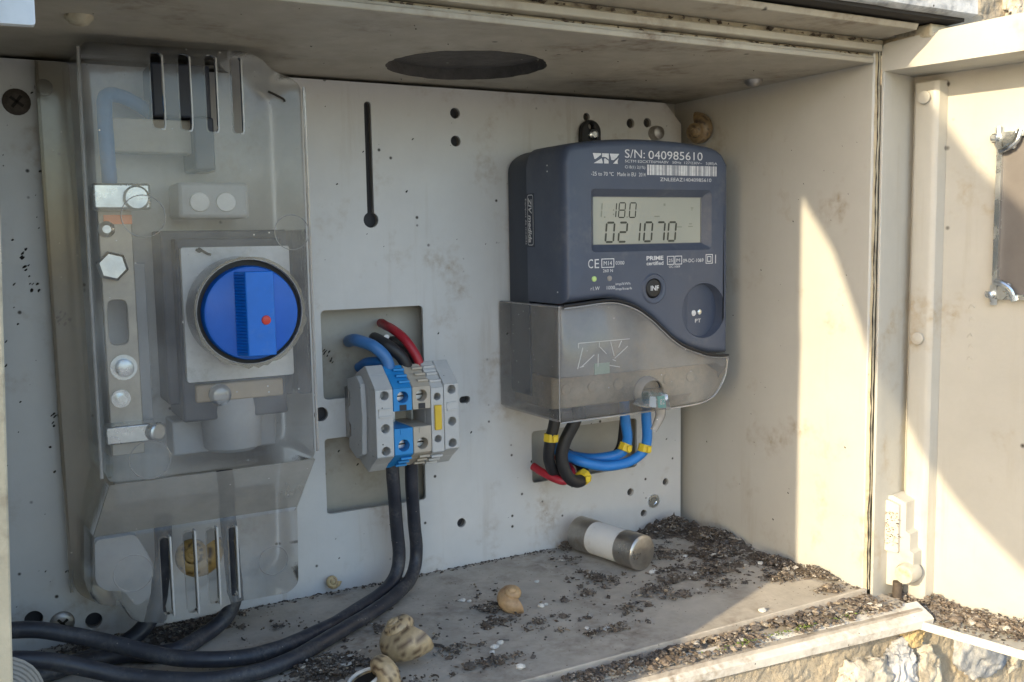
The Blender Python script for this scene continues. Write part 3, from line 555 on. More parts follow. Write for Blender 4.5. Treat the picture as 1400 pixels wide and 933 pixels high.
for h in lh:
    x1_ = max(p[0] for p in h); z0_ = min(p[1] for p in h); z1_ = max(p[1] for p in h); x0_ = min(p[0] for p in h)
    m = MB(); m.prism([(x1_, z0_ - 1), (x1_ + 1.0, z0_ - 1), (x1_ + 1.0, z1_ + .5), (x1_, z1_ + .5)], -51.4, -46, 'Y'); m.build('slot_rib', 'ridge', cov, bevel=.3)
    m = MB(); m.loft([[(p[0], -50, p[1]) for p in h], [(p[0], -46.5, p[1]) for p in h]]); m.build('slot_wall', 'clear_rim', cov)
m = MB(); m.add([(-386, -69.4, 100), (-392.6, -49.5, 71.5), (-294.6, -49.5, 71.5), (-289.6, -69.4, 100)], [(0, 1, 2, 3)]); m.build('sloping_neck', 'clear_neck', cov)
m = MB(); m.add([(-386.3, -69, 100), (-393, -49, 71), (-396, -2, 71), (-389, -2, 100)], [(0, 1, 2, 3)]); m.build('neck_side', 'clear_rim', cov); m = MB(); m.add([(-289.3, -69, 100), (-294, -49, 71), (-291, -2, 71), (-287, -2, 100)], [(0, 1, 2, 3)]); m.build('neck_side', 'clear_rim', cov)
for x, z, r in ((-365, 222, 9.5), (-297, 214, 8.5), (-368, 110, 9)):
    m = MB(); m.tube([(x + r * math.cos(2 * math.pi * i / 28), -70.4, z + r * math.sin(2 * math.pi * i / 28)) for i in range(29)], 0.24, 6, steps=1); m.build('knockout_ring', 'ridge_soft', cov)
for x, z, r in ((-376, 51, 9), (-308, 45, 7.5)):
    m = MB(); m.tube([(x + r * math.cos(2 * math.pi * i / 28), -50.2, z + r * math.sin(2 * math.pi * i / 28)) for i in range(29)], 0.2, 6, steps=1); m.build('knockout_ring', 'ridge_soft', cov)
m = MB(); m.lathe([(5.0, 0), (5.2, 3), (3.6, 5.5), (1.8, 6)], (-335.4, -70, 137.6), (0, -1, 0), 20); m.build('cover_screw', 'clear_seal', cov)
m = MB(); m.prism(rounded([(-391, 66), (-392, 45), (-388, 40), (-379, 38), (-374, 29), (-367, 32), (-365, 50), (-372, 66)], 3), -36, -30, 'Y'); o = m.build('cable_gland', 'switch_grey', None, bevel=2); top(o, 'pale chamfered cable gland behind the lower left of the cover', 'gland')
cr = MB(); cr.tube([(-306, -71.2, 280.6), (-303, -71.8, 279.3), (-300, -71.6, 278.0), (-298.5, -71.2, 277.2), (-298.2, -71.2, 276.2)], 0.55, 6, steps=3); o = cr.build('dropping', 'speck_and_shade'); top(o, 'tiny dark twig-like dropping on the cover right of the top slots', 'dropping', None)
cr = MB(); cr.tube([(-339, -50.6, 206.5), (-337.5, -50.8, 205.4), (-336.5, -50.8, 206.2), (-338, -50.9, 207), (-334, -50.8, 204.5), (-332, -50.6, 203.8)], 0.6, 6, steps=3); o = cr.build('dropping', 'speck_and_shade'); top(o, 'tiny curled dark dropping above the blue knob on the white square', 'dropping', None)

# ------------------------------------------------------------------ terminal blocks on a rail
rl = MB(); rl.box(-249.4, -194, -7.5, -0.3, 95, 125); rl.box(-250.2, -193, -9, -7.5, 90, 130); ro = rl.build('mounting_rail', 'dull_metal', None, bevel=0.4); top(ro, 'metal rail carrying the row of terminal blocks', 'rail')
G = 'terminal blocks on the rail'
prof_full = [(-9.5, 93), (-9.5, 127), (-14, 134), (-30, 140), (-44.8, 128), (-44.8, 92), (-30, 79.5), (-14, 85)]
prof_body = [(-9.5, 93), (-9.5, 127), (-14, 134), (-30, 140), (-36, 135.2), (-36, 84.5), (-30, 79.5), (-14, 85)]
prof_slot = [(-9.5, 93), (-9.5, 127), (-14, 134), (-30, 139), (-36, 134), (-36, 115.2), (-16, 115.2), (-16, 105.4), (-36, 105.4), (-36, 85.5), (-30, 80.5), (-14, 85)]
def front(x0, x1, z0, z1, holes, ch=0, y0=-36, y1=-44.8):
    m = MB(); m.prism([(x0, z0), (x1, z0), (x1, z1), (x0, z1)], y0, y1, 'Y', holes); 
    return m
def wedge(m, x0, x1, z0, z1, up_):          # sloping shoulder between front and body
    if up_: m.prism([(-36, z0), (-44.8, z0), (-36, z1)], x0, x1, 'X')
    else: m.prism([(-36, z1), (-44.8, z1), (-36, z0)], x0, x1, 'X')
def block(name, label, x0, x1, mt, kind):
    t = thing(name, label, 'terminal', ((x0 + x1) / 2, -9.5, 110), G); xc = (x0 + x1) / 2
    m = MB(); m.prism(prof_slot if kind == 'term' else prof_body, x0, x1, 'X'); m.build('body', mt, t, bevel=0.5)
    if kind == 'end':
        hs = [circ(xc + .3, z, 2.5, 20) for z in (124.6, 106.2, 93.6)]; m = front(x0, x1, 90.4, 128, hs); m.build('front_face', mt, t, bevel=0.35)
        m = MB(); wedge(m, x0, x1, 128.1, 135.2, True); m.build('shoulder', mt, t, bevel=0.3); m = MB(); wedge(m, x0, x1, 84.5, 90.3, False); m.build('shoulder', mt, t, bevel=0.3)
        m = MB(); m.box(x0 + 1.6, x1 - 1.2, -45.6, -44.7, 112.5, 113.4); m.box(x0 + 1.6, x1 - 1.2, -45.6, -44.7, 116.6, 117.4); m.box(x0 + 1.6, x1 - 1.2, -45.2, -44.7, 113.4, 116.6); m.build('label_holder', mt, t)
        for z in (124.6, 106.2, 93.6):
            k = MB(); k.prism(circ(xc + .3, z, 2.45, 16), -37.2, -36.2, 'Y'); k.build('hole_bottom', 'dull_metal' if z < 100 else mt, t)
    if kind == 'term':
        for z0, z1, zh, upf in ((115.2, 128, 122.8, True), (90.5, 105.4, 95.6, False)):
            m = front(x0, x1, z0, z1, [circ(xc, zh, 3.3, 22)]); wedge(m, x0, x1, *((128.1, 134.5, True) if upf else (84.8, 90.4, False))); m.build('shoulder', mt, t, bevel=0.3)
            k = MB(); k.lathe([(3.0, 0), (3.0, 3.0), (2.6, 3.4)], (xc, -36.1, zh), (0, -1, 0), 16); sc = k.build('clamp_screw', 'zinc', t)
            k = MB(); k.box(xc - 2.6, xc + 2.6, -39.9, -39.4, zh - .35, zh + .35); k.build('screw_slot', 'speck_and_shade', sc)
            k = MB(); zz = 117 if upf else 103.4; k.box(xc - 2, xc + 2, -45.2, -44.6, zz - 1.5, zz + 1.6); k.build('bridge_notch', 'hole_shade' if upf else mt, t)
        for q in range(3):                      # ribs on the sloping shoulders
            f = 0.2 + 0.28 * q
            for (ya, za, yb, zb) in ((-44.8, 128.1, -31, 138.6), (-44.8, 90.4, -31, 80.9)):
                Y = ya + (yb - ya) * f; Z = za + (zb - za) * f; sg = 1 if za > 110 else -1
                k = MB(); k.box(xc - 1.2, x1 - 0.3, Y - 1.0, Y + 1.4, Z + 0.2 * sg, Z + 1.5 * sg); k.build('shoulder_rib', mt, t, bevel=0.2)
        k = MB(); k.box(xc + 2.0, xc + 3.4, -24, -15.8, 105.6, 115); k.build('current_bar', 'zinc', t)
    if kind == 'narrow':
        m = front(x0, x1, 89.5, 126.6, [circ(xc, 121.3, 2.1, 18), circ(xc, 97.0, 2.1, 18)]); wedge(m, x0, x1, 126.7, 134.5, True); wedge(m, x0, x1, 84.5, 89.4, False); m.build('front_face', mt, t, bevel=0.35)
        k = MB(); k.box(xc - 2.1, xc + 2.1, -46.2, -44.7, 102.4, 116.6); k.build('marker', 'yellow', t, bevel=0.3)
        for z in (121.3, 97.0):
            k = MB(); k.lathe([(2.0, 0), (2.0, 2.2)], (xc, -36.1, z), (0, -1, 0), 14); k.build('clamp_screw', 'dull_metal', t)
        for q in range(3):
            f = 0.2 + 0.28 * q
            for (ya, za, yb, zb) in ((-44.8, 126.7, -30, 139.4), (-44.8, 89.4, -30, 80.0)):
                Y = ya + (yb - ya) * f; Z = za + (zb - za) * f; sg = 1 if za > 110 else -1
                k = MB(); k.box(x0 + .4, x1 - .4, Y - 1.0, Y + 1.4, Z + 0.1 * sg, Z + 1.5 * sg); k.build('shoulder_rib', mt, t, bevel=0.2)
    return t
block('end_clamp', 'wide grey end clamp at the left end of the terminal row', -247.2, -237.0, 'term_grey', 'end')
block('terminal_block', 'bright blue terminal block in the row', -236.7, -225.6, 'term_blue', 'term')
block('terminal_block', 'beige terminal block right of the blue one', -225.3, -214.4, 'term_beige', 'term')
block('terminal_block', 'narrow grey terminal block with yellow marker', -214.1, -206.4, 'term_grey', 'narrow')
block('end_clamp', 'grey end clamp at the right end of the terminal row', -206.1, -197.0, 'term_grey', 'end')
m = MB(); m.prism([(-8.5, 90), (-8.5, 96), (-12, 98), (-12, 104), (-9, 106), (-9, 114), (-12, 116), (-12, 123), (-8.5, 125), (-8.5, 131), (-24, 134), (-30, 130), (-32, 112), (-30, 90), (-20, 86)], -250.4, -247.3, 'X'); m.build('clamp_foot', 'term_grey', bpy.data.objects['end_clamp'], bevel=.5)
# wires above the terminals come out of the upper cut-out
wire('blue_wire', 'short blue wire curving into the blue terminal from the cut-out', [(-242, 10, 150), (-244, -2, 152), (-244.5, -14, 152.5), (-240, -24, 150), (-234, -28, 143), (-231.5, -29, 134)], 3.5, 'wire_blue')
wire('blue_wire', 'second blue wire hidden low behind the terminal row', [(-236, 10, 134), (-236, -4, 138), (-233, -16, 139), (-229, -20, 132)], 3.2, 'wire_blue_bright')
wire('black_wire', 'black wire curving over into the beige terminal', [(-226, 11, 146), (-230, -2, 151), (-234, -14, 153.2), (-231, -24, 150), (-224, -28, 143), (-220, -29, 134)], 3.5, 'wire_black')
m = MB(); m.prism(circ(-230.3, 154.6, 1.7, 16, 1.3), -21.4, -21.0, 'Y'); o = m.build('white_mark', 'white_print'); o.parent = bpy.data.objects['black_wire']; o.name = 'white_mark'
wire('black_wire', 'black wire lying in the right of the upper cut-out behind the red one', [(-200, 12, 136), (-207, 2, 144), (-216, -6, 149), (-224, -10, 150), (-228, -6, 149)], 3.4, 'wire_black')
wire('red_wire', 'short red wire bending into the narrow grey terminal', [(-222, 9, 160), (-223, -2, 159), (-223, -14, 157.5), (-219, -23, 152), (-214.5, -28, 143), (-212, -29, 134)], 2.7, 'wire_red')
# two black cables leaving the terminals, down and away to the left
def cable(lbl, path, r=3.9): return wire('black_cable', lbl, path, r, 'cable_sheath', 14, None, 'cable')
cable('left one of the two black cables hanging from the terminal row', [(-231, -28, 84), (-230.5, -26, 68), (-227.5, -21, 42), (-226, -19.5, 25), (-231, -23, 13), (-245, -34, 8.2), (-270, -52, 7.6), (-300, -69, 7.6), (-332, -77, 8.2), (-362, -68, 12), (-392, -52, 21), (-425, -44, 31), (-470, -42, 33)])
cable('right one of the two black cables hanging from the terminal row', [(-219.5, -28, 84), (-219, -25, 68), (-215.5, -19, 42), (-213.5, -16, 24), (-217.5, -21, 13), (-232, -35, 9), (-257, -55.5, 8.5), (-287, -75, 8.2), (-318, -93, 7.6), (-350, -93, 7.8), (-385, -80, 13), (-425, -74, 28), (-470, -72, 32)])
cable('black cable bending out of the cover bottom past the snail', [(-326, -28, 92), (-325, -28, 64), (-323.6, -27, 40), (-323.5, -27, 24), (-329, -31, 13), (-341, -38, 8), (-360, -50, 7.5), (-385, -40, 7.5), (-440, -40, 8)], 4.2)
cable('dark cable running low behind the others at the far left', [(-357, -24, 70), (-359, -22, 36), (-364, -20, 18), (-376, -26, 9), (-396, -36, 7.5), (-440, -50, 7.5)], 4.4)
m = MB(); 
for k in range(8):
    r = 17 - 1.2 * k; m.tube([(-437 + r * math.cos(2 * math.pi * i / 28), -100 - k * 1.6, 24 + r * math.sin(2 * math.pi * i / 28)) for i in range(29)], 1.05, 6, steps=1)
o = m.build('corrugated_conduit', 'conduit'); top(o, 'ribbed grey conduit end in the bottom left corner', 'conduit')

# ------------------------------------------------------------------ electricity meter
mt_ = thing('electricity_meter', 'dark blue-grey electronic electricity meter with LCD, mounted on the plate', 'meter', (-79, 0, 100))
scv = [(-142.2, 170.0), (-127.3, 171.0), (-112.0, 172.0), (-101.6, 170.6), (-91.0, 166.7), (-80.2, 160.0), (-72.0, 153.3), (-63.6, 146.5), (-55.1, 141.4), (-46.5, 138.1), (-34.8, 134.5), (-19.9, 133.0)]
sc = [(p.x, p.y) for p in catmull([(a, b, 0) for a, b in scv], 3)]
topo = [(-18.2, 253), (-26, 261.8), (-46.1, 265.3), (-73.9, 266.6), (-100.3, 266.1), (-125.7, 263.7), (-136.5, 261), (-140.2, 252)]
tc = [(p.x, p.y) for p in catmull([(a, b, 0) for a, b in topo], 4)]
body = [(-140.2, 171.2)] + [(x, z + 1.2) for x, z in sc if -139 < x < -21] + [(-17.8, 134.4)] + tc
lcdh = rrect(-122, -32.8, 200.5, 237, 2.5, 3); infc = (-78.2, 178.4); cc = (-38.8, 162.7)
hin = circ(infc[0], infc[1], 6.3, 28); hc = circ(cc[0], cc[1], 17.2, 40)
shell(body, [(-27.5, 0), (-63, 0), (-66.5, 0.5), (-68.8, 1.8), (-69.7, 3.2), (-70, 4.6)], [lcdh, hin, hc]).build('front_case', 'meter_case', mt_)
bk = rounded([(-139.4, 112), (-18.4, 112), (-18.4, 258), (-30, 263.5), (-73, 266), (-128, 263), (-139.4, 256)], [3, 3, 6, 8, 10, 8, 6])
shell(bk, [(-0.6, 1.5), (-4, 0), (-27.2, 0), (-27.3, 1.2)]).build('rear_case', 'meter_back', mt_)
m = MB(); m.loft([[(p[0], y, p[1]) for p in r_] for y, r_ in ((-70, lcdh), (-69.4, inset(lcdh, .5)), (-65.4, inset(lcdh, 4.2)))]); m.build('display_recess', 'meter_case', mt_)
il = inset(lcdh, 4.2)
m = MB(); m.prism(il, -65.4, -64.6, 'Y', [inset(il, 1.3)]); m.build('display_bezel', 'bezel', mt_)
m = MB(); m.prism(inset(il, 1.0), -64.8, -63.4, 'Y'); lcd = m.build('display', 'lcd', mt_)
SEG = {'0': 'abcdef', '1': 'bc', '2': 'abged', '7': 'abc', '8': 'abcdefg'}
def digit(ch, x, z, w_, h, t, mname, slant=0.10):
    m = MB(); hh = h / 2
    def bar(p, q):
        P = Vector(p); Q = Vector(q); d = (Q - P).normalized(); n_ = Vector((-d.y, d.x)) * t / 2; P = P + d * t * .15; Q = Q - d * t * .15
        pts = [P, P + d * t * .5 + n_, Q - d * t * .5 + n_, Q, Q - d * t * .5 - n_, P + d * t * .5 - n_]
        m.add([(x + a.x + a.y * slant, -64.95, z + a.y) for a in pts], [(0, 1, 2, 3, 4, 5)])
    E_ = {'a': ((0, h), (w_, h)), 'b': ((w_, hh), (w_, h)), 'c': ((w_, 0), (w_, hh)), 'd': ((0, 0), (w_, 0)), 'e': ((0, 0), (0, hh)), 'f': ((0, hh), (0, h)), 'g': ((0, hh), (w_, hh))}
    for c in SEG[ch]: bar(*E_[c])
    m.build('digit', mname, lcd)
for ch, x in (('0', -108.8), ('2', -99.6), ('1', -90.0), ('0', -81.0), ('7', -71.6), ('0', -63.0)): digit(ch, x, 206.3, 5.6, 11.3, 1.25 if ch != '1' else 1.1, 'lcd_dark')
for ch, x in (('1', -116.0), ('1', -105.8), ('8', -99.4), ('0', -91.6)): digit(ch, x, 220.6, 4.4, 8.6, 0.75, 'lcd_faint' if x < -110 else 'lcd_dark')
m = MB()
for x, z in ((-109.6, 220.4), (-103.3, 224.5), (-103.3, 222.0), (-93.6, 220.4)): m.add([(x, -64.95, z), (x + .9, -64.95, z), (x + .9, -64.95, z + .9), (x, -64.95, z + .9)], [(0, 1, 2, 3)])
for x, z, a, b in ((-66, 227.5, 1.4, 1.4), (-73, 220.8, 4, .7), (-57, 214.4, 5, .6), (-47, 214.6, 3.6, .6), (-46.4, 216.2, 2.4, .6), (-45, 226, 2, .6), (-44.4, 224.6, .6, 2)): m.add([(x, -64.95, z), (x + a, -64.95, z), (x + a, -64.95, z + b), (x, -64.95, z + b)], [(0, 1, 2, 3)])
m.build('display_symbols', 'lcd_faint', lcd)
YT = -70.12
text('S/N:', -98.2, 255.0, YT, 4.9, 14.4, mt_); text('040985610', -81.2, 254.7, YT, 4.9, 41.0, mt_)
text('5CTM E2CXTE6M4A0V   50Hz  127/230V~   5(80)A', -98.2, 251.9, YT, 2.0, 69.5, mt_); text('Cl B(1) 2(1%)', -98.2, 248.4, YT, 2.2, 14.6, mt_); text('-25 to 70 ºC', -121.8, 244.4, YT, 2.2, 15.6, mt_); text('Made in EU', -103.6, 244.4, YT, 2.2, 13.2, mt_); text('2014', -88.2, 244.4, YT, 2.2, 4.8, mt_)
random.seed(11); m = MB(); x = -82.2
while x < -29.3:
    a = random.choice((.35, .5, .9, 1.4, 1.9)); b = random.choice((.25, .35, .5)); a = min(a, -29 - x)
    m.add([(x, YT, 245.4), (x + a, YT, 245.4), (x + a, YT, 251.4), (x, YT, 251.4)], [(0, 1, 2, 3)]); x += a + b
m.build('barcode', 'white_print', mt_)
text('ZNLEEAZ14040985610', -72.6, 241.9, YT, 2.1, 39.4, mt_)
# emblem: a Z, an arrow-like I and a V cut by dark diagonals
def emblem(x0, z0, w_, h, y, name, mname, thick=None):
    m = MB(); P = [[(0, 1), (.31, 1), (.31, .86), (.10, .42), (.06, .42)], [(.03, 0), (.37, 0), (.37, .12), (.33, .50), (.10, .12)], [(.345, 1), (.60, 1), (.60, .40), (.50, .62), (.40, .66), (.345, .62)],
        [(.42, 0), (.59, 0), (.59, .28), (.46, .52), (.42, .45)], [(.64, 1), (1.0, 1), (.90, .62), (.79, .36), (.70, .36)], [(.76, 0), (.95, 0), (.93, .2), (.97, .58), (.86, .3)]]
    for p in P: m.fill([[(x0 + a * w_, y, z0 + b * h) for a, b in p]])
    return m.build(name, mname, mt_)
emblem(-120.6, 251.4, 18.4, 5.7, YT, 'emblem', 'white_print')
text('C', -124.4, 191.4, YT, 5.2, 3.3, mt_); text('E', -119.9, 191.4, YT, 5.2, 3.0, mt_)
def frame(x0, x1, z0, z1, t): m = MB(); m.fill([[(x0, YT, z0), (x1, YT, z0), (x1, YT, z1), (x0, YT, z1)], [(x0 + t, YT, z0 + t), (x1 - t, YT, z0 + t), (x1 - t, YT, z1 - t), (x0 + t, YT, z1 - t)]]); m.build('printed_box', 'white_print', mt_)
frame(-115.2, -106.2, 191.4, 196.8, .5); text('M14', -113.6, 192.8, YT, 2.5, 5.8, mt_); text('0300', -105.2, 193.0, YT, 2.1, 6.2, mt_); text('260 N', -114.2, 188.8, YT, 1.8, 7, mt_)
text('r1.W', -122.8, 178.6, YT, 2.1, 6.2, mt_); text('1000', -111.6, 178.7, YT, 2.1, 5.8, mt_); text('imp/kWh', -105.3, 180.5, YT, 2.0, 10.6, mt_); text('imp/kvarh', -105.3, 177.6, YT, 2.0, 11.6, mt_)
text('PRIME', -82.8, 195.0, YT, 2.5, 12.6, mt_, bold=.03); text('certified', -82.8, 192.0, YT, 2.3, 12.6, mt_, bold=.02)
frame(-67.4, -62.0, 191.9, 197.2, .45); frame(-61.6, -56.0, 191.9, 197.2, .45); text('25', -66.2, 193.5, YT, 2.0, 3, mt_); text('M', -60.2, 193.5, YT, 2.0, 2.6, mt_); text('OC-1069', -66, 190.0, YT, 1.4, 8.4, mt_); text('09-DC-1069', -55.2, 193.0, YT, 2.2, 16, mt_)
frame(-37.4, -31.8, 191.8, 197.6, .45); frame(-36.2, -33.0, 193.0, 196.4, .45); text('I', -29.8, 191.8, YT, 5.4, .6, mt_)
for x, mn in ((-120.4, 'led_green'), (-109.6, 'inner_grey')):
    m = MB(); m.lathe([(1.7, 0), (1.6, .5), (.9, .9)], (x, -69.9, 185.2), (0, -1, 0), 14); m.build('led', mn, mt_)
m = MB(); m.lathe([(9.4, 0), (8.4, .9), (6.3, .5)], (infc[0] + .8, -69.95, infc[1] - .6), (0, -1, 0), 28, False, False); m.build('button_collar', 'meter_case', mt_)
m = MB(); m.lathe([(5.9, -3), (5.8, .2), (5.0, 1.2), (2.6, 1.5)], (infc[0], -69.9, infc[1]), (0, -1, 0), 28); bt = m.build('info_button', 'black_rubber', mt_); text('INF', infc[0] - 2.6, infc[1] - 1.6, -71.6, 3.0, 6.0, bt, bold=.02)
m = MB(); n_ = 40
ri = circ(cc[0], cc[1], 17.2, n_); lo = circ(cc[0], cc[1], 16.2, n_)
dep = lambda x: -70 + 0.2 + 7.5 * max(0, (x - (cc[0] - 17.2)) / 34.4) ** 1.2
m.loft([[(p[0], -70, p[1]) for p in ri], [(p[0], dep(p[0]), p[1]) for p in lo]]); m.fill([[(p[0], dep(p[0]), p[1]) for p in lo]]); m.build('optical_port', 'meter_case', mt_)
for x, z, mn in ((-45.2, 161.4, 'white_print'), (-39.6, 161.8, 'zinc')):
    m = MB(); m.lathe([(1.9, 0), (1.6, .5), (.7, .8)], (x, dep(x) - .1, z), (0, -1, 0), 14); m.build('optical_window', mn, mt_)
text('PT', -43.6, 155.2, dep(-42) - .35, 2.4, 4.6, mt_)
# side print and seam
m = MB(); m.box(-140.35, -140.15, -36.4, -27.8, 204, 236); m.build('side_sticker', 'meter_back', mt_)
text('ZIV medida', -140.45, 233.6, -29.6, 4.0, 27, mt_, face='XL', bold=.03, shear=.2); text('Equipos de medida', -139.6, 233.0, -24.0, 2.0, 27.5, mt_, face='XL')
m = MB(); so_ = rrect(-35.4, -28.6, 205, 235.2, 1.6, 3); m.fill([[(-140.42, p[0], p[1]) for p in so_], [(-140.42, p[0], p[1]) for p in inset(so_, .45)]]); m.build('sticker_outline', 'white_print', mt_)
for y, z in ((-52, 251), (-52, 247.6), (-62, 178)):
    m = MB(); m.lathe([(.5, 0), (.4, .3)], (-140.2, y, z), (-1, 0, 0), 8); m.build('side_dot', 'white_print', mt_)
# fixing tab on top
m = MB(); m.prism([(-86, 258), (-70.5, 258)] + [(-78.2 + 7.6 * math.cos(R(t)), 277.5 + 7.6 * math.sin(R(t))) for t in range(0, 181, 15)], -5.5, -1.0, 'Y', [circ(-78.2, 281, 2.0, 14)]); m.build('fixing_tab', 'black_rubber', mt_, bevel=1.0)
m = MB(); m.lathe([(3.6, 0), (3.4, 1.6), (2.0, 2.6)], (-77.4, -5.5, 275.5), (0, -1, 0), 18); m.build('fixing_screw', 'zinc', mt_)
m = MB(); m.lathe([(5.0, 0), (5.0, 3), (4.2, 6), (2, 7)], (-23.6, 0, 279), (0, -1, 0), 20); m.build('fixing_screw', 'dull_metal', mt_)
# terminal compartment seen through its smoked cover
m = MB(); m.box(-139, -19, -60, -28, 127, 170); m.build('terminal_panel', 'inner_grey', mt_, bevel=1)
m = MB(); m.box(-138, -20, -50, -4, 107, 126.5); tbk = m.build('terminal_strip', 'terminal_tan', mt_, bevel=1)
for k in range(6):
    x = -128 + k * 19
    q = MB(); q.lathe([(3.4, 0), (3.4, .8), (2.4, 1.2)], (x, -50, 118.5), (0, -1, 0), 16); q.build('terminal_screw', 'terminal_tan', tbk)
m = MB(); m.box(-114.2, -103.4, -60.7, -59.9, 127.6, 134.2); m.build('inspection_label', 'green_tag', mt_)
cvo = [(-146, 170)] + [(x, z) for x, z in sc if -141 < x < -24] + [(-19.4, 132.6)] + [(-21.5, 122), (-25.5, 114), (-32, 107.5), (-41, 104.6), (-58, 103.6), (-102, 103), (-143, 102.6), (-146, 105)]
shell(cvo, [(-2, -0.6), (-66, 0), (-69.5, 0.4), (-71.4, 1.4), (-72.2, 2.8)]).build('terminal_cover', 'smoke_cover', mt_)
m = MB(); m.tube([(x, -71.6, z + 0.6) for x, z in scv], 0.75, 8); m.build('cover_seam', 'black_rubber', mt_)
m = MB(); m.tube([(x, -71.6, z - 1.0) for x, z in scv], 0.4, 8); m.tube([(-145.2, -71, 169), (-145.4, -71, 104)], .45, 8); m.tube([(-145.9, -3, 170.1), (-146, -66, 170), (-144.6, -71, 170)], .6, 8)
m.tube([(-144, -70.8, 103.2), (-102, -71, 103.4), (-58, -71, 104.0), (-41, -71, 105.0), (-32, -71, 108.0), (-25.5, -71, 114.4), (-21.6, -71, 122), (-19.8, -71, 132)], .5, 8); m.build('cover_rim', 'ridge_soft', mt_)
m = MB()
for pl in ([(0, .98), (1.0, 1.0)], [(0, .98), (0, .80)], [(.08, .80), (-.02, .02)], [(.06, .10), (.30, .50)], [(.02, .08), (.1, .1)], [(.40, .96), (.40, .78)], [(.41, .78), (.54, .50)], [(.38, .52), (.37, .05)], [(.62, .95), (.69, .40)], [(.84, .95), (.78, .70)], [(.70, .30), (.96, .72)], [(.66, .26), (.72, .20)], [(.60, .05), (.80, -.05)]):
    m.tube([(-133 + 36 * a, -72.3, 133.5 + 15.5 * b) for a, b in pl], 0.26, 6, smooth=False)
m.build('moulded_emblem', 'ridge', mt_)
# security seal on the cover
sl_ = thing('security_seal', 'clear plastic security seal with teal mark on the meter terminal cover', 'seal', (-77, -73, 104))
m = MB(); m.lathe([(9.6, -2), (9.4, 2), (8.2, 5)], (-84, -72.5, 116), (0, -1, -.1), 28, False, False); m.build('seal_ring', 'ridge_soft', sl_)
m = MB(); m.prism([(-92.6, 118), (-75.4, 118)] + [(-84 + 8.6 * math.cos(R(t)), 118 + 5.6 * math.sin(R(t))) for t in range(0, 181, 12)], -73.8, -72.6, 'Y'); m.build('seal_recess', 'meter_back', sl_, bevel=.3)
m = MB(); m.prism(rounded([(-97, 109.5), (-89, 117.5), (-78, 116.5), (-75.4, 105.5), (-86, 107.5)], 2.0), -84, -73.9, 'Y'); m.build('seal_body', 'clear_seal', sl_, bevel=1.4, seg=3)
m = MB(); m.prism(rounded([(-83.4, 107.6), (-77.6, 107.2), (-79, 114.8), (-84, 114.6)], .6), -82.5, -81.5, 'Y'); m.build('seal_tag', 'teal', sl_); text('82', -82.4, 109.4, -82.6, 3.4, 3.6, sl_)
m = MB(); m.prism(rounded([(-90, 109), (-85, 108), (-85.6, 114.6), (-89.2, 115)], .6), -82.5, -81.5, 'Y'); m.build('seal_tag', 'white_plastic', sl_)
m = MB(); m.tube([(-79, -78, 107), (-78, -77, 102), (-79.5, -76, 97), (-81.5, -75, 92.5)], lambda t: 3.6 - 1.6 * t, 12); m.build('seal_tail', 'ridge_soft', sl_)
# meter tails
W = 'meter tails below the terminal cover'
def tail(lbl, path, r, mt, marks=()):
    t = thing('meter_wire', lbl, 'wire', path[0]); m = MB(); m.tube(path, r, 14); m.build('insulation', mt, t)
    for p, d in marks:
        k = MB(); k.lathe([(r + .2, -2.6), (r + 1.1, -2.4), (r + 1.1, 2.4), (r + .2, 2.6)], p, d, 8); b = k.build('cable_marker', 'yellow_marker', t)
        k = MB(); k.box(p[0] - 1.6, p[0] + 1.6, p[1] - r - 2.2, p[1] - r - .9, p[2] - 1.9, p[2] + 1.9); k.build('marker_plate', 'yellow_marker', b, bevel=.3)
tail('left blue meter wire with yellow marker, dropping into the cut-out', [(-75.5, -36, 108), (-74.5, -36, 92), (-71.5, -34, 78), (-75, -30, 69), (-88, -20, 65.5), (-97, -8, 66), (-98, 9, 66)], 3.3, 'wire_blue_bright', [((-73, -33.5, 73.5), (0.5, 0, 1))])
tail('right blue meter wire with yellow marker, looping along the cut-out', [(-60, -38, 108), (-59.2, -38, 92), (-57.2, -36, 77), (-59.6, -34, 68.5), (-70, -32, 63), (-86, -30, 62.2), (-101, -27, 66), (-106, -15, 69), (-103, 0, 71), (-98, 10, 70)], 3.3, 'wire_blue_bright', [((-58.4, -35, 71.5), (0.3, 0, 1))])
tail('left black meter wire with yellow marker under the terminal cover', [(-126, -34, 108), (-126.5, -34, 96), (-128.5, -32, 84), (-128, -29, 72), (-122, -25, 62), (-112, -18, 57), (-100, -4, 56), (-92, 9, 60)], 3.6, 'wire_black', [((-128, -32, 86), (0.1, 0, 1))])
tail('black meter wire crossing and looping forward, yellow marker at its low end', [(-109, -36, 108), (-112.5, -36, 96), (-119, -34, 83), (-121, -33, 72), (-116.5, -33, 60), (-109, -32, 55.5), (-102, -28, 56.5), (-96, -16, 62), (-92, 6, 64)], 4.0, 'wire_black', [((-102.6, -29, 56.8), (1, .4, .3))])
tail('thin black meter wire behind the left blue one', [(-64, -20, 104), (-64, -18, 84), (-64.5, -14, 68), (-68, -4, 60), (-76, 9, 58)], 2.2, 'wire_black')
tail('short red meter wire at the lower left of the cut-out', [(-129.5, -12, 64), (-127, -20, 61.2), (-122, -28, 58), (-117, -31, 57), (-108, -24, 60), (-102, -6, 62), (-98, 9, 62)], 2.6, 'wire_red')

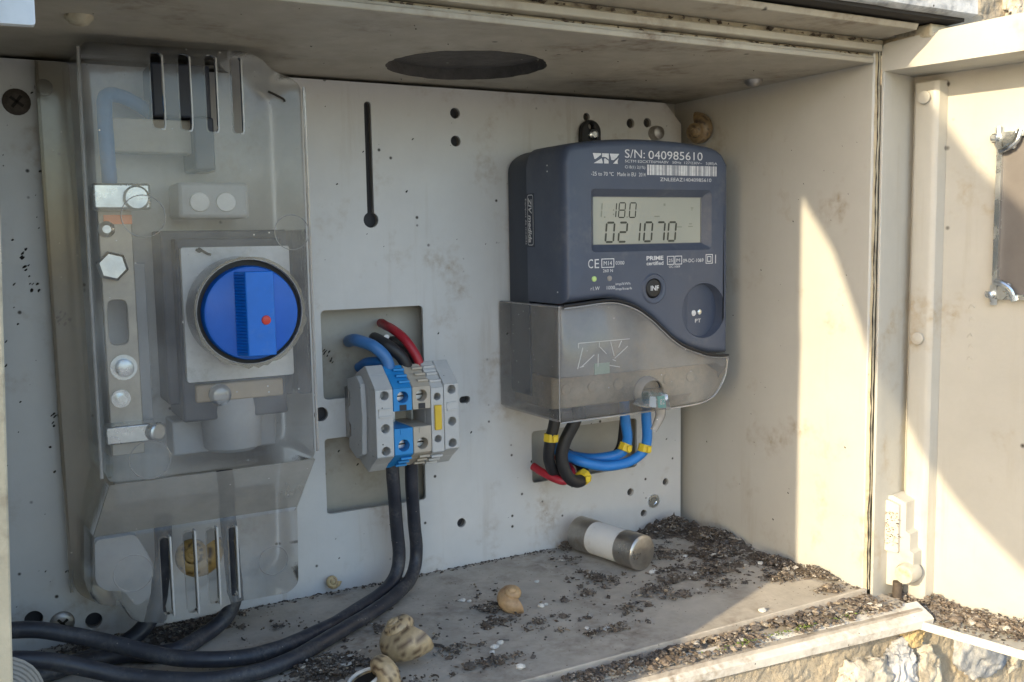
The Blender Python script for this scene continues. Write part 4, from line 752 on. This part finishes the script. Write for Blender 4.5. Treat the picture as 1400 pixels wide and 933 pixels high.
# ------------------------------------------------------------------ cartridge fuse on the floor
fu = thing('cartridge_fuse', 'white ceramic cartridge fuse with brass-grey end caps lying on the floor', 'fuse', (-89.4, -39.5, ZF))
A = Vector((-94.9, -11.0, 14.6)); B = Vector((-83.8, -67.4, 14.4)); ax = (B - A).normalized(); L_ = (B - A).length
m = MB(); m.lathe([(10.6, 15), (10.6, L_ - 15)], A, ax, 40); m.build('barrel', 'ceramic', fu)
for k in (0, 1):
    o_, d_ = (A, ax) if k == 0 else (B, -ax)
    m = MB(); m.lathe([(9.6, 0), (10.6, .35), (11.2, 1.1), (11.2, 15.4), (11.0, 16), (10.4, 16)], o_, d_, 40); m.build('end_cap', 'fuse_cap', fu)

# ------------------------------------------------------------------ snail shells
def snail(name, label, center, R0, axis, spin, turns=3.3, c1=(0.45, 0.34, 0.20), c2=(0.115, 0.07, 0.04), lip=True, plain=None, seedv=0.0):
    # a points from the mouth side to the apex; whorls grow away from the apex
    a = Vector(axis).normalized(); u = a.orthogonal().normalized(); v = a.cross(u); C = Vector(center); n = 130; seg = 24
    g_ = 2.1 ** (1 / (2 * math.pi)); rings = []
    for i in range(n + 1):
        th = (i / n) * turns * 2 * math.pi; k = g_ ** (th - turns * 2 * math.pi); rc = R0 * 0.47 * k; rt = R0 * 0.53 * k
        q = th + spin; e = u * math.cos(q) + v * math.sin(q); drop = max(0, i / n - .93) * 4 * R0 * .25
        ce = C + e * rc + a * (R0 * 0.62 - R0 * 0.86 * k - drop); ring = []
        for j in range(seg):
            w_ = 2 * math.pi * j / seg; p = ce + e * (math.cos(w_) * rt) + a * (math.sin(w_) * rt * 1.0)
            ring.append(p + (p - ce).normalized() * (0.10 * math.sin(i * 1.9) * k + .1 * noise.noise(p * .5)))
        rings.append(ring)
    m = MB(); m.loft(rings, True, not lip); t = thing(name, label, 'snail shell', (center[0], center[1], center[2] - R0 * .6)); o = m.build('whorl', 'shell' if not plain else plain, t, sharp=80)
    if not plain:
        me = o.data; at = me.color_attributes.new('col', 'FLOAT_COLOR', 'POINT'); bs = BASE[t.name]
        for vt in me.vertices:
            p = vt.co / S + bs - C; h = p.dot(a); b_ = math.sin(h * 1.9 * 17 / R0 + seedv); nn = noise.noise(vt.co * 560); f = 0.0
            if b_ > 0.35: f = min(1, (b_ - .35) * 3) * (1 if nn > -0.05 else .1)
            f = max(f, 0.5 * max(0, nn)); at.data[vt.index].color = tuple(c1[k] * (1 - f) + c2[k] * f for k in range(3)) + (1,)
    if lip:
        m = MB(); e = (u * math.cos(turns * 2 * math.pi + spin) + v * math.sin(turns * 2 * math.pi + spin)); m.tube(rings[-1] + [rings[-1][0]], R0 * 0.06, 8, steps=1, cap=False); m.build('lip', 'shell_lip', t)
        m = MB(); cen = sum(rings[-1], Vector()) / seg; bk_ = (rings[-2][0] - rings[-1][0]).normalized() * R0 * .12
        m.add([p + bk_ for p in rings[-1]] + [cen + bk_ * 5], [(i, (i + 1) % seg, seg) for i in range(seg)]); m.build('opening', 'speck_and_shade', t)
    return t
snail('snail_shell', 'large banded yellow-brown snail shell on the floor near the front', (-262, -110, 17), 16.5, (-0.55, 0.15, 0.75), 2.6, seedv=0.4, lip=False)
snail('snail_shell', 'snail shell with white-lipped dark opening at the bottom edge', (-284, -138, 13), 14.5, (0.80, 0.35, 0.25), 3.5, seedv=1.0)
snail('snail_shell', 'smooth pale brown empty shell in the middle of the floor', (-184, -80, 11), 10.5, (-0.2, -0.35, 0.9), 2.2, lip=False, plain='shell_plain')
snail('snail_shell', 'dark mottled snail shell stuck high in the back right corner', (-4.5, -22, 279), 12.5, (-0.75, -0.45, -0.2), 0.5, c1=(.20, .14, .075), c2=(.055, .038, .025), lip=False)
snail('snail_shell', 'golden brown snail shell trapped behind the lower slots of the clear cover', (-343, -27, 48), 15, (-0.3, -0.8, 0.3), 1.0, c1=(.42, .27, .09), c2=(.08, .045, .02), lip=False)
snail('snail_shell', 'tiny pale broken shell at the foot of the plate', (-262, -4, 11), 5.5, (-0.2, -0.9, 0.3), 0.3, c1=(.5, .38, .2), c2=(.3, .2, .1), lip=False)

# ------------------------------------------------------------------ dirt on the floor
random.seed(5)
class Heap:
    def __init__(s): s.m = MB(); s.cols = []
    def piece(s, p, r, col):
        k = random.random(); a = random.uniform(0, 6.28); tl = random.uniform(-.7, .7); n0 = len(s.m.f)
        Mx = Matrix.Rotation(a, 3, 'Z') @ Matrix.Rotation(tl, 3, 'X')
        if k < 0.93:
            sc_ = (random.uniform(.7, 1.4), random.uniform(.4, 1), random.uniform(.25, .7))
            vs = [Vector(d) * random.uniform(.6, 1.25) for d in ((1, .2, 0), (-1, -.1, 0), (.1, 1, 0), (-.2, -1, 0), (0, .1, 1), (.1, 0, -1))]
            vs = [Vector(p) + Mx @ Vector((v.x * sc_[0], v.y * sc_[1], v.z * sc_[2])) * r for v in vs]
            s.m.add(vs, [(0, 2, 4), (2, 1, 4), (1, 3, 4), (3, 0, 4), (2, 0, 5), (1, 2, 5), (3, 1, 5), (0, 3, 5)])
        else:
            L2 = r * random.uniform(1.2, 2.2); bend = random.uniform(-1, 1) * r
            pp = [Vector(p) + Mx @ Vector((-L2, 0, 0)), Vector(p) + Mx @ Vector((-L2 * .3, bend * .8, r * .2)), Vector(p) + Mx @ Vector((L2 * .4, bend, 0)), Vector(p) + Mx @ Vector((L2, bend * .3, 0))]
            s.m.tube(pp, r * .36, 5, smooth=False)
        s.cols += [col] * (len(s.m.f) - n0)
    def build(s, name, label):
        me = bpy.data.meshes.new(name); me.from_pydata([p * S for p in s.m.v], [], s.m.f); me.materials.append(MATS['debris'])
        at = me.color_attributes.new('col', 'FLOAT_COLOR', 'CORNER'); me.shade_smooth(); me.set_sharp_from_angle(angle=R(45))
        for p in me.polygons:
            c = (*s.cols[p.index], 1)
            for li in p.loop_indices: at.data[li].color = c
        o = bpy.data.objects.new(name, me); COL.objects.link(o); o['kind'] = 'stuff'; o['label'] = label; o['category'] = 'debris'; return o
PAL = [(.052, .040, .032), (.07, .054, .042), (.085, .066, .052), (.105, .083, .065), (.125, .099, .078), (.15, .122, .098), (.18, .15, .122), (.095, .08, .07), (.20, .18, .155), (.14, .125, .112), (.075, .066, .06)]
def pc(light=0.12, warm=0):
    if random.random() < light: return random.choice(((.34, .30, .25), (.42, .39, .35), (.30, .24, .17)))
    c = random.choice(PAL); return tuple(min(1, x * (1 + warm)) for x in c)
hp = Heap()
def mound(name, x0, x1, y0, y1, z0, bumps, step=1.1):
    nx_ = int((x1 - x0) / step); ny_ = int((y1 - y0) / step); m = MB(); vs = []; fs = []
    for i in range(nx_ + 1):
        for j in range(ny_ + 1):
            X = x0 + (x1 - x0) * i / nx_; Y = y0 + (y1 - y0) * j / ny_; h = 0
            for bx, by, ax_, ay, bh in bumps: h = max(h, bh * math.exp(-(((X - bx) / ax_) ** 2 + ((Y - by) / ay) ** 2)))
            n1 = noise.fractal(Vector((X * .16, Y * .16, 2.0)), .8, 2.1, 5); ed = min(1, (X - x0) / 4, (x1 - X) / 2 if x1 < 4 else 1, (Y - y0) / 4)
            vs.append((X, Y, z0 - 1.3 + (h * (0.75 + 0.6 * n1) + n1 * 1.0) * max(0, ed)))
    for i in range(nx_):
        for j in range(ny_): a = i * (ny_ + 1) + j; fs.append((a, a + 1, a + ny_ + 2, a + ny_ + 1))
    m.add(vs, fs); o = m.build(name, 'dirt', None, sharp=80); o['kind'] = 'stuff'; return o
o = mound('soil_pile', -72, XW - .2, -132, -0.4, ZF, [(-18, -8, 26, 12, 9.5), (-4, -40, 14, 26, 8), (-20, -62, 20, 16, 4.5), (-40, -90, 18, 9, 3), (-4, -98, 10, 24, 5), (-50, -40, 10, 10, 2)]); o['label'] = 'heap of grey-brown crumbly soil in the back right corner of the floor'; o['category'] = 'soil'
o = mound('soil_patch', -345, -262, -150, -70, ZF, [(-298, -98, 22, 18, 3.4), (-325, -118, 24, 16, 3), (-276, -140, 14, 8, 2.6)]); o['label'] = 'patch of dark soil beside the cables at the bottom left'; o['category'] = 'soil'
o = mound('soil_strip', -400, -318, -40, -0.4, ZF, [(-354, -16, 26, 12, 4.2), (-330, -6, 16, 6, 3)]); o['label'] = 'dark soil strip under the clear cover at the foot of the plate'; o['category'] = 'soil'
ICO = bmesh.new(); bmesh.ops.create_icosphere(ICO, subdivisions=2, radius=1.0); ICO.verts.index_update(); ICV = [v.co.copy() for v in ICO.verts]; ICF = [tuple(v.index for v in f.verts) for f in ICO.faces]; ICO.free()
def lump(x, y, z, r, warm):
    sx, sy, sz = random.uniform(.8, 1.3), random.uniform(.8, 1.3), random.uniform(.4, .75); of = Vector((x * 3, y * 3, 5)); c = pc(0.03, warm); n0 = len(hp.m.f)
    hp.m.add([(x + v.x * r * sx * k, min(-.5, y + v.y * r * sy * k), z + r * .25 + v.z * r * sz * k) for v in ICV for k in (1 + .55 * noise.noise(v * 1.7 + of) + .3 * noise.noise(v * 4 + of),)], ICF)
    for _ in range(len(hp.m.f) - n0): q = random.uniform(.7, 1.3); hp.cols.append(tuple(a * q for a in c))
def clod(x, y, z, R_, n, light, warm):
    lump(x, y, z, R_ * random.uniform(.35, .75), warm)
    for _ in range(n):
        d = Vector((random.gauss(0, 1), random.gauss(0, 1), abs(random.gauss(0, .75)))) * R_ * .5; r = random.uniform(.35, 1.15); hp.piece((x + d.x, min(-.8, y + d.y), z + d.z + r * .2), r, pc(light, warm))
def cluster(cx, cy, rx_, ry_, n, h, size=(0.25, 1.35), light=0.10, warm=0, z0=ZF, ymax=-1, xmax=XW - 1):
    for _ in range(n):
        a = random.uniform(0, 6.28); d = min(1.9, abs(random.gauss(0, .55))); x = cx + rx_ * d * math.cos(a); y = cy + ry_ * d * math.sin(a)
        if noise.noise(Vector((x * .11, y * .11, 4.4))) < -0.12 and random.random() < .75: continue
        if y > ymax or x > xmax: continue
        hh = h * max(0, 1 - d * d) * (0.25 + 0.75 * random.random()); r = random.uniform(*size) * (1.7 if random.random() < .10 else 1)
        hp.piece((x, y, z0 + r * .3 + hh), r, pc(light, warm))
        if random.random() < .075: clod(x, y, z0 + hh * .6, random.uniform(1.6, 3.6), 16, light, warm)
for c in [(-20, -14, 26, 13, 1000, 11), (-9, -45, 16, 26, 950, 9), (-24, -66, 26, 22, 900, 6), (-52, -52, 22, 22, 340, 2.5), (-8, -100, 12, 22, 420, 6), (-45, -92, 26, 15, 700, 5), (-20, -122, 16, 10, 300, 3), (0, -128, 7, 26, 520, 5), (-8, -150, 14, 6, 260, 2.5), (-76, -92, 20, 9, 240, 3), (-62, -112, 16, 8, 150, 2), (-70, -78, 12, 8, 160, 2), (-128, -112, 14, 8, 120, 2), (-110, -70, 18, 10, 170, 2), (-104, -100, 18, 9, 190, 3.5), (-90, -112, 14, 7, 90, 2),
          (-152, -132, 22, 6, 190, 3), (-120, -60, 14, 12, 140, 2), (-112, -30, 12, 12, 130, 2), (-103, -8, 14, 5, 140, 4), (-135, -82, 20, 14, 70, 1.5), (-195, -74, 12, 9, 190, 2.5), (-200, -92, 16, 6, 110, 1.5), (-235, -112, 18, 10, 110, 1.5), (-226, -134, 22, 7, 150, 2),
          (-180, -104, 40, 26, 130, 0.5), (-255, -70, 40, 26, 90, .4), (-190, -50, 40, 22, 60, .4), (-296, -98, 26, 22, 1100, 4), (-330, -116, 26, 18, 500, 3), (-270, -140, 20, 10, 260, 3), (-300, -36, 20, 10, 60, 1), (-354, -18, 30, 11, 1000, 4), (-330, -8, 16, 5, 260, 3), (-392, -14, 22, 9, 300, 3)]:
    cluster(*c)
for _ in range(520):                                       # line of dirt along the foot of the plate
    x = random.uniform(-420, -110); hp.piece((x, -random.random() ** 2 * 5 - .6, ZF + .4), random.uniform(.4, 1.2), pc(.08))
for _ in range(3600):                                      # gutter in front of the floor
    x = random.uniform(-350, XW + 8); f = random.random(); yo = -171 - (x + 150) * 0.045 if x > -150 else -171 + (-150 - x) * .046
    y = (YF - 1.5) * (1 - f) + (yo - 6) * f; hh = 5.5 * math.sin(math.pi * f) * random.random() * (0.6 + 0.5 * noise.noise(Vector((x * .05, 0, 0)))); r = random.uniform(.5, 1.7)
    if noise.noise(Vector((x * .045, f * 1.5, 8.8))) < -0.22: continue
    hp.piece((x, y, r * .3 + hh), r, pc(.05 if x < -120 else .12, 0.45 if x > -130 else 0))  # crumbs brightened in the sunlit right stretch, light put into their colour
    if random.random() < .13: lump(x, y, hh * .7, random.uniform(.9, 2.2), .2)
for _ in range(260): 
    x = random.uniform(-200, XW); hp.piece((x, -176 - random.random() * 8 + (x + 60) * -.03, 1.0), random.uniform(.3, .9), pc(.2, .6))
hp.build('floor_debris', 'loose dark soil crumbs, droppings and grit scattered over the cabinet floor')
hp = Heap()
for _ in range(3200):                                      # ledge of the open door
    s_ = abs(random.gauss(0, 1)) * 55 if random.random() < .6 else random.uniform(2, 210); n_ = 33 - abs(random.gauss(0, 12)); 
    if n_ < 2 or s_ > 212: continue
    q = D(s_, n_, -9); hh = 9 * max(0, (n_ - 8) / 26) * random.random() * (0.65 + 0.6 * noise.noise(Vector((s_ * .06, 2, 0)))); r = random.uniform(.5, 1.6); hp.piece((q.x, q.y, -8.6 + r * .4 + hh), r, pc(.07, .4))
    if random.random() < .1: lump(q.x, q.y, -8.6 + hh * .6, random.uniform(.9, 2.4), .3)
for _ in range(420): 
    q = D(random.uniform(1, 14), random.uniform(3, 30), -9); r = random.uniform(.5, 1.5); hp.piece((q.x, q.y, -8.5 + r + random.random() * 5), r, pc(.15, .9))
for _ in range(90): 
    q = D(random.uniform(2, 10), 13.0, random.uniform(28, 48)); r = random.uniform(.3, 1.0); hp.piece((q.x, q.y, q.z), r, pc(.3, .9))
hp.build('door_debris', 'loose brown soil and dry fibres lying along the bottom lip of the open door')
hp = Heap()
for _ in range(160):
    x = random.choice((-70, -30, -105, -62)) + random.gauss(0, 7); hp.piece((x, -175 - (x + 150) * .04 + random.gauss(0, 1.2), 1 + random.random() * 1.5), random.uniform(.3, .9), random.choice(((.12, .17, .03), (.16, .2, .05), (.09, .13, .03))))
hp.build('moss', 'small green moss tufts between the crumbs on the front rim')
GP = 'white pebbles on the cabinet floor'
def pebble(x, y, z, r, i, lb):
    bm = bmesh.new(); bmesh.ops.create_icosphere(bm, subdivisions=2, radius=1); m = MB()
    vs = [(x + v.co.x * r * (1.1 + .55 * noise.noise(v.co * 1.4 + Vector((i * 3.7, 0, 0)))), y + v.co.y * r * (.85 + .55 * noise.noise(v.co * 1.5 + Vector((0, i * 2.3, 0)))), z + r * .5 + v.co.z * r * (.6 + .3 * noise.noise(v.co * 2 + Vector((i, 1, 0))))) for v in bm.verts]
    bm.verts.index_update(); m.add(vs, [tuple(v.index for v in f.verts) for f in bm.faces]); bm.free(); o = m.build('white_pebble', 'pebble', None, sharp=28); top(o, lb, 'pebble', GP)
PB = [(-167.7, -85, 1.8, 'white pebble just right of the pale brown shell, the larger of the pair'), (-164, -84, 1.3, 'white pebble just right of the pale brown shell, the smaller of the pair'), (-202, -54, 1.7, 'white pebble on dark crumbs left of the pale brown shell, larger of two'), (-199, -57, 1.3, 'white pebble on dark crumbs left of the pale brown shell, smaller of two'),
    (-216, -120, 2.0, 'middle white pebble of three right of the large banded snail shell'), (-211, -117, 1.9, 'rightmost white pebble of three right of the large banded snail shell'), (-220, -125, 1.6, 'leftmost white pebble of three right of the large banded snail shell'), (-67.8, -154.2, 2.2, 'sunlit white pebble throwing a shadow on the front floor edge'),
    (-163, -124, 1.4, 'small white pebble between crumbs left of the front centre clump'), (-155, -131, 2.0, 'white pebble in the front centre clump of crumbs'), (-82, -74, 2.0, 'white pebble touching the near end of the fuse, left of two'), (-78, -71, 1.7, 'white pebble touching the near end of the fuse, right of two'), (-26, -72, 1.8, 'white pebble in the dirt pile by the side wall'),
    (-216, -147, 2.2, 'white pebble near the front ridge below the three pebbles'), (-190, -74, 1.5, 'white pebble touching the left of the pale brown shell'), (-14, -96, 1.9, 'white pebble at the foot of the side wall near the sunlit edge'), (-150, -50, 1.4, 'lone white pebble on clean floor left of the fuse'), (-45, -60, 1.4, 'white pebble in crumbs right of the fuse end'), (-60, -88, 1.2, 'tiny white pebble in crumbs in front of the fuse')]
for i, (x, y, r, lb) in enumerate(PB):
    pebble(x, y, ZF, r, i, lb)
